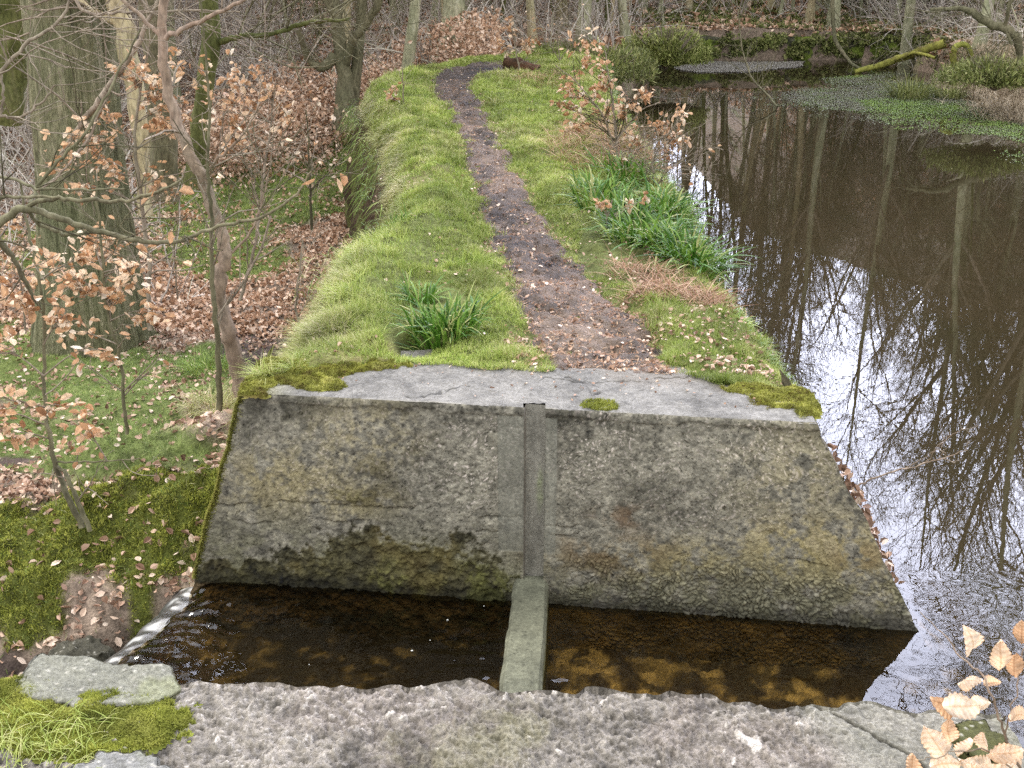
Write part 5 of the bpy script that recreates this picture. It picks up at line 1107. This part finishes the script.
solo('overhanging_branch', 'thin arching branch crossing the top left corner', 'branch', [[(-40, 110, 4.6, .010), (0, 72, 4.6, .008), (28, 42, 4.6, .007), (60, 22, 4.6, .006), (75, -10, 4.6, .005)], [(0, 72, 4.6, .006), (5, 100, 4.6, .005), (-5, 130, 4.6, .004)], [(-10, 115, 4.6, .007), (20, 118, 4.6, .006), (45, 100, 4.6, .004), (55, 85, 4.6, .003)]], 'twig', twigs=26, twl=(.2, .8))
solo('overhanging_branch', 'dark wiry branch sweeping down from the top left past the pale trunk', 'branch', [[(68, -20, 5.6, .008), (80, 10, 5.6, .008), (98, 15, 5.6, .0075), (120, 12, 5.6, .007), (160, 12, 5.6, .006), (200, 10, 5.6, .005), (240, 12, 5.6, .003)]], 'twig', twigs=26, twl=(.2, .8))

# orange beech sapling and thin scrub by the pond
solo('beech_sapling', 'low beech sapling with bright orange leaves on the pond edge beside the path', 'sapling', [[(617, 168, 8.9, .014), (616, 140, 8.9, .012), (614, 110, 8.9, .010), (610, 85, 8.9, .007), (605, 50, 8.9, .004)], [(616, 150, 8.9, .008), (600, 110, 8.8, .006), (575, 80, 8.7, .004), (555, 65, 8.7, .003)], [(616, 140, 8.9, .008), (640, 110, 8.9, .005), (660, 102, 8.9, .003)], [(617, 155, 8.9, .008), (650, 145, 8.8, .006), (672, 130, 8.8, .004), (684, 112, 8.8, .002)]], 'twig',
    sprays=[(560, 85, 0, .18, 18), (575, 92, 0, .18, 18), (590, 98, 0, .2, 20), (600, 70, 0, .2, 18), (575, 45, 0, .18, 18), (590, 62, 0, .2, 16), (605, 88, 0, .2, 20), (605, 120, 0, .25, 26), (580, 125, 0, .25, 22), (565, 108, 0, .2, 16), (630, 108, 0, .2, 24), (645, 102, 0, .18, 20), (625, 115, 0, .2, 18), (665, 132, 0, .2, 34), (672, 140, 0, .2, 30), (684, 112, 0, .15, 18), (655, 128, 0, .2, 18), (668, 162, 0, .2, 16), (625, 132, 0, .2, 16), (550, 105, 0, .15, 8), (685, 142, 0, .12, 8), (595, 50, 0, .15, 10)], twigs=40, twl=(.2, .8), lsize=(.05, .08), twmat='twig_dark')
solo('beech_sapling', 'leafy shoot with cream leaves in the middle of the woodrush bed', 'sapling', [[(605, 235, 6.6, .006), (608, 215, 6.6, .005), (612, 200, 6.6, .003)]], 'twig', sprays=[(606, 208, 0, .08, 14), (600, 203, 0, .07, 10), (635, 200, .2, .12, 8), (655, 195, .3, .1, 6)], twigs=3, twl=(.05, .15), lsize=(.045, .06))
solo('beech_sapling', 'small orange leaved shoot at the left edge of the bank crest', 'sapling', [[(403, 115, 11.8, .008), (403, 85, 11.8, .006), (402, 62, 11.8, .003)]], 'twig', sprays=[(395, 100, 0, .2, 16), (388, 97, 0, .2, 12)], twigs=6, twl=(.2, .5), lsize=(.06, .09))
solo('beech_sapling', 'orange leaved sapling beside the stump at the far bend', 'sapling', [[(520, 75, 15.5, .012), (515, 45, 15.5, .010), (512, 15, 15.5, .006)]], 'twig', sprays=[(505, 52, 0, .35, 22), (520, 50, 0, .3, 18), (512, 35, 0, .3, 14), (530, 45, 0, .3, 10)], twigs=10, twl=(.3, .8), lsize=(.07, .11))
for (a, b, Y_, lab) in ((655, 190, 8.0, 'grey twiggy scrub overhanging the water beyond the woodrush'), (640, 175, 9.2, 'thin bare scrub on the pond edge behind the orange sapling'), (560, 60, 15.6, 'bare twigs rising from the green bush near the stump')):
    solo('bare_scrub', lab, 'shrub', [[(a, b, Y_, .008), (a - 3, b - 25, Y_, .006), (a + 4, b - 45, Y_, .003)], [(a, b, Y_, .007), (a + 12, b - 20, Y_, .004), (a + 28, b - 30, Y_, .003)], [(a, b, Y_, .007), (a - 15, b - 22, Y_, .004), (a - 24, b - 34, Y_, .003)]], 'twig', twigs=60, twl=(.2, .6), twmat='twig', leafn=14)
# small twig over the water by the right edge of the face
solo('bare_twig', 'thin bare twig reaching over the pond from the right edge of the concrete', 'twig', [[(845, 492, 4.0, .005), (870, 480, 3.98, .004), (895, 471, 3.95, .0035), (925, 463, 3.92, .003), (945, 458, 3.9, .002), (968, 450, 3.9, .001)], [(925, 463, 3.92, .0018), (940, 445, 3.9, .0014), (962, 428, 3.9, .001)], [(940, 459, 3.9, .0016), (944, 440, 3.9, .001), (941, 425, 3.9, .001)], [(905, 468, 3.95, .0016), (930, 455, 3.95, .001), (950, 432, 3.95, .001)]], 'stem', twigs=5, twl=(.05, .12))
# foreground beech spray
solo('beech_spray', 'beech twig with large curled orange leaves in the bottom right corner', 'branch', [[(1060, 850, 1.55, .004), (1022, 775, 1.6, .0032), (1005, 735, 1.62, .0026), (992, 690, 1.64, .0022), (975, 668, 1.66, .0018), (955, 650, 1.68, .0014), (940, 630, 1.70, .001), (920, 612, 1.72, .0008)], [(1022, 775, 1.6, .002), (985, 748, 1.6, .0016), (950, 752, 1.6, .0012), (915, 760, 1.6, .001)], [(1005, 735, 1.62, .0016), (1015, 700, 1.62, .0013), (1022, 660, 1.62, .001), (1028, 640, 1.62, .001)]], 'stem', k=6)
sp = bpy.data.objects[[o.name for o in bpy.data.objects if o.name.startswith('beech_spray')][0]]
FL = [(967, 640, 34, 100), (1000, 655, 30, 80), (1015, 665, 26, 95), (970, 682, 26, 15), (992, 683, 18, 20), (962, 706, 38, 10), (945, 702, 32, 170), (980, 705, 24, 200), (935, 742, 40, 125), (950, 730, 26, 80), (1018, 718, 26, 170), (1005, 752, 36, 20), (975, 762, 40, 170), (1010, 768, 36, 40), (912, 765, 24, 80), (985, 742, 22, 100), (945, 765, 34, 10), (1022, 632, 24, 80), (965, 748, 26, 60), (990, 775, 44, 150)]
V_ = []; T_ = []; Q_ = []; r_ = []
for i, (a, b, s_, an) in enumerate(FL):
    c0 = PD(a, b, 1.6 + rng.uniform(-.05, .06)); L_ = s_ / 1083 * 1.95 * .92; an = R(an)
    right = np.array((1, 0, 0.)); upv = np.array((0, SP, CP)); nrm = np.array((0, -CP, SP))
    xd = right * math.cos(an) + upv * math.sin(an) + nrm * rng.uniform(-.5, .5); xd /= np.linalg.norm(xd); yd = np.cross(nrm + rng.normal(0, .35, 3), xd); yd /= np.linalg.norm(yd); zd = np.cross(xd, yd)
    nu, nv_ = 49, 17; u = np.linspace(0, 1, nu)[:, None]; v = np.linspace(-1, 1, nv_)[None]
    wdt = .37 * np.sin(np.pi * np.clip(u, .005, .995) ** .85) ** .75 * (1 + .07 * np.cos(u * 50) + .12 * np.sin(u * 7 + i) * np.sign(v))
    zc = .16 * np.abs(v) ** 1.5 * wdt * 4 * np.sin(i * 2.3 + 1) + .16 * np.sin(u * 3.6 + i) + .022 * np.sin(u * 44) * np.abs(v) + .09 * np.sin(v * 2.4 + u * 3 + i * 1.7) 
    Pg = c0 + L_ * ((u - .5)[..., None] * xd + (v * wdt)[..., None] * yd + zc[..., None] * zd)
    Q_.append(gridF(nu, nv_) + len(V_) * nu * nv_); V_.append(Pg.reshape(-1, 3)); r_.append(np.full(nu * nv_, rng.uniform(.35, .95)) - .30 * (np.abs(v + 0 * u).reshape(-1) < .1) - (.22 * np.clip(np.sin(u * 46 - np.abs(v) * 6), 0, 1) ** 3 + 0 * v).reshape(-1) - .3 * (np.abs(v + 0 * u).reshape(-1) > .9))
part('leaves', np.concatenate(V_), np.concatenate(Q_), M['beech'], sp, rnd=np.clip(np.concatenate(r_), 0, 1))

# ------------------------------------------------------------------ far shore: fallen branches, stump, bushes
def dead(label, lines, mat='fallen', tw=10, twl=(.4, 1.2)):
    solo('fallen_branch', label, 'branch', lines, mat, twigs=tw, twl=twl, twmat='branch_green', k=9)
dead('mossy fallen branch lying from the dead reeds into the far pond', [[(855, 72, 23.4, .05), (885, 64, 23.3, .07), (912, 54, 23.0, .08), (945, 43, 22.7, .09)], [(885, 64, 23.3, .04), (915, 52, 22.8, .035), (935, 58, 22.4, .03)]], tw=16)
dead('looped mossy branch arching over the reeds on the right shore', [[(1024, 78, 20.5, .09), (990, 79, 20.5, .08), (970, 76, 20.5, .07), (955, 66, 20.6, .06), (951, 52, 20.6, .06), (958, 44, 20.7, .055), (968, 45, 20.7, .055), (972, 58, 20.7, .05), (971, 74, 20.7, .045)]], tw=12)
dead('crooked dead bough arching down at the upper right edge', [[(1020, 62, 18.5, .05), (1018, 40, 18.5, .07), (1010, 30, 18.5, .075), (990, 24, 18.6, .07), (972, 12, 18.7, .06), (960, 8, 18.8, .04), (930, 10, 18.9, .03)], [(1005, 27, 18.5, .035), (1008, 10, 18.4, .03), (1018, -20, 18.4, .03)], [(1005, 27, 18.5, .03), (1012, 45, 18.4, .025)]], 'branch_green', tw=40, twl=(.5, 1.6))
dead('bent grey branch dipping into the far pond from the wood', [[(832, -10, 24.5, .045), (833, 20, 24.3, .045), (834, 38, 24.2, .045), (842, 52, 23.9, .04), (852, 64, 23.6, .03), (862, 70, 23.4, .03)]], 'branch_green', tw=16)
dead('pale stick standing out of the pond with thin upright shoots', [[(777, 107, 18.0, .018), (765, 92, 18.4, .016), (752, 80, 18.8, .014), (742, 50, 19.2, .012), (738, 10, 19.6, .008)]], 'branch_green', tw=26, twl=(.4, 1.4))
ST = empty('tree_stump', U(515, 72, -.05)); tag(ST, 'cut brown log end beside the grass at the far bend', 'stump')
q = np.array(ST.location); P_ = np.array([[q + (-.12, .1, .10), q + (.05, 0, .09), q + (.2, -.12, .05), q + (.34, -.25, .0)]]); V, F = tubes(smoothline(P_[0], 14)[None], (.10 * (1 + .25 * fbm(np.arange(14) * .7, np.zeros(14), 9, 2)))[None], 14); part('log', V, F, m_bark('stump_bark', [(.3, (.04, .022, .012)), (.6, (.12, .06, .035))], 8, 1, .8, .03), ST)
M['gorse'] = m_rnd('bright_bush_mat', [(0, (.14, .17, .045)), (.6, (.32, .36, .10)), (1, (.52, .50, .22))], .8, .15, var=3)
def bush(label, cx, cy, z, rx, ry, rz__, n, mat='bush', name='green_bush', ln=(.04, .13), wd=.022):
    e = empty(name, (cx, cy, z)); tag(e, label, 'bush')
    a = rng.uniform(0, 6.3, n); u = rng.random(n); r = u ** .45; th = np.arccos(rng.random(n)) 
    lump = 1 + .5 * fbm(np.cos(a) * 1.5 + th, np.sin(a) * 1.5 + th, int(cx * 100) % 97, 3)
    x = rx * r * np.sin(th) * np.cos(a) * lump; y = ry * r * np.sin(th) * np.sin(a) * lump; zz = rz__ * r * np.cos(th) * lump * .9
    V, F, rr = blades(stk([x, y, zz], 1), rng.uniform(ln[0], ln[1], n), wd * rng.uniform(.6, 1.2, n), a + rng.normal(0, 1.2, n), rng.uniform(.1, 2.4, n), .0, 2)
    obj('foliage', build_mesh('foliage', V, F, M[mat], True, rnd=rr), e)
    P_ = np.zeros((140, 6, 3)); aa = rng.uniform(0, 6.3, 140); rr2 = rng.random(140); 
    for k in range(6): P_[:, k] = stk([rx * .8 * rr2 * np.cos(aa) * k / 5, ry * .8 * rr2 * np.sin(aa) * k / 5, rz__ * (.7 + .75 * ((aa * 7.7) % 1)) * k / 5 + 0 * aa - .1], 1)
    V, F = tubes(P_, np.tile(np.linspace(.012, .004, 6), (140, 1)), 4); obj('stems', build_mesh('stems', V, F, M['twig']), e)
p = U(668, 62, -.4); bush('round bright green bush on the pond shore', p[0], p[1] + .3, -.45, .85, .7, .55, 18000, 'gorse')
p = U(600, 78, -.4); bush('dark green spreading bush between the stump and the pond', p[0], p[1], -.35, .95, 1.4, .42, 16000, 'bush')
p = U(560, 62, -.2); bush('low olive bush at the far grass edge right of the stump', p[0] + .1, p[1] + .2, -.25, .7, 1.0, .38, 9000)
p = U(1000, 60, 0); bush('dark green holly-like bush at the right edge behind the loop of branch', p[0], p[1], -.35, .8, .7, .38, 7000, 'bush')

x, y = scatter(30000, 2.5, 13, 26.6, 31); z = G(x, y); kp = fbm(x * 1.2, y * 1.2, 491, 3) > -.15; x, y, z = x[kp], y[kp], z[kp]; n = len(x)
add_blades('ground_herbage', 'low green herbage on the wood floor behind the mossy wall', 'undergrowth', x, y, z, rng.uniform(.06, .22, n), rng.uniform(.02, .05, n), rng.uniform(0, 6.3, n), rng.uniform(.3, 1.4, n), 'bush', .3, 2)
# brushwood: the grey tangle of thin stems between the trees
def brushwood(label, boxes, seed, name='brushwood'):
    rg = np.random.default_rng(seed); a = Acc()
    for (x0, x1, y0, y1, n, h, mask) in boxes:
        x = rg.uniform(x0, x1, n); y = rg.uniform(y0, y1, n); ok = polysd(x, y, POND) < -.3
        if mask is not None: ok &= mask(x, y)
        x, y = x[ok], y[ok]; n = len(x); z = G(x, y)
        P_ = np.zeros((n, 7, 3)); P_[:, 0] = stk([x, y, z - .05], 1); D = rg.normal(0, .45, (n, 3)); D[:, 2] = rg.uniform(.5, 1.2, n); D /= np.linalg.norm(D, axis=1, keepdims=True)
        hh = rg.uniform(.35, 1, n) * h; arch = rg.random(n) * .22
        for k in range(1, 7):
            D = D + rg.normal(0, .14, (n, 3)); D[:, 2] -= arch; D /= np.linalg.norm(D, axis=1, keepdims=True); P_[:, k] = P_[:, k - 1] + D * (hh / 6)[:, None]
        r0 = rg.uniform(.005, .020, n) * np.clip(y / 18, .6, 1.6); Rr = r0[:, None] * np.linspace(1, .35, 7)[None]
        V, F = tubes(P_, Rr, 3); a.add(V, F, np.repeat(rg.random(n), 21))
        P2, R2 = grow(P_, Rr, n * 3, .2, 1, (h * .15, h * .45), 45, 4, .02, .15, .7, rg=rg); V, F = tubes(P2, np.maximum(R2, .0035), 3); a.add(V, F, np.repeat(rg.random(len(P2)), 12))
    o = obj(name, build_mesh(name, a.verts(), a.faces(), M['brush'], True, rnd=a.rnd())); tag(o, label, 'brushwood', kind='stuff')
brushwood('tangled grey brushwood filling the wood behind the left trunks', [(-14, -2.2, 12.5, 30, 3300, 2.4, lambda x, y: (x < -.20 * y + .2) & ((x < -.36 * y) | (y > 20))), (-9, -2.4, 9.5, 14, 260, 1.6, lambda x, y: x < -.32 * y)], 601)
brushwood('grey brown brushwood between the trees beyond the footpath bend', [(-4, 3.0, 19.4, 32, 600, 2.0, lambda x, y: (x < -1.2) | (y > 20)), (2.0, 14, 28.5, 37, 520, 1.4, None)], 602)
brushwood('bare brambles and twigs on the slope behind the dead reeds', [(8.8, 18, 19.5, 34, 1900, 2.0, None)], 603)

# russet leafy undergrowth: beech hedge-like band left of the bank
rg = np.random.default_rng(77); N = 90000
x = rg.uniform(-8.5, -.2, N); y = rg.uniform(11, 21, N); z0 = G(x, y); px, py = proj(x, y, z0)
band = np.maximum.reduce([ell(px, py, 330, 110, 55, 28, .5), ell(px, py, 270, 150, 60, 25, .5), ell(px, py, 370, 75, 40, 14, .5), ell(px, py, 215, 165, 60, 22, .6) * .8, ell(px, py, 440, 60, 90, 12, .5) * .6])
kp = (rg.random(N) < band * 1.3) & (fbm(x * 2, y * 2, 475, 3) > -.5) & ((x < XL(y) - .3) | (y > 18)); x, y, z0 = x[kp], y[kp], z0[kp]
V, F, r = leaves(stk([x, y, z0 + rg.random(len(x)) ** 1.4 * .75], 1), rg.uniform(.05, .10, len(x)), .6, True)
o = obj('russet_undergrowth', build_mesh('russet_undergrowth', V, F, M['leaf_far'], False, rnd=r)); tag(o, 'russet leafed beech undergrowth below the left edge of the bank', 'undergrowth', kind='stuff')
# foam flecks on the channel
N = 22; x = rng.uniform(-1.0, 0, N); y = rng.uniform(2.3, 3.7, N); a = Acc()
for i in range(N):
    k = np.arange(7) / 7 * 6.283; r0 = rng.uniform(.0012, .0038)
    V = stk([x[i] + r0 * np.cos(k) * 1.6, y[i] + r0 * np.sin(k), np.full(7, WZ + .006)], 1); V = np.vstack([V, (x[i], y[i], WZ + .010)]); a.add(V, np.array([(j, (j + 1) % 7, 7) for j in range(7)]))
o = obj('foam_flecks', build_mesh('foam_flecks', a.verts(), a.faces(), NT('foam_mat').finish((.7, .7, .66), .6))); tag(o, 'small white foam flecks drifting on the left part of the channel', 'foam', kind='stuff')
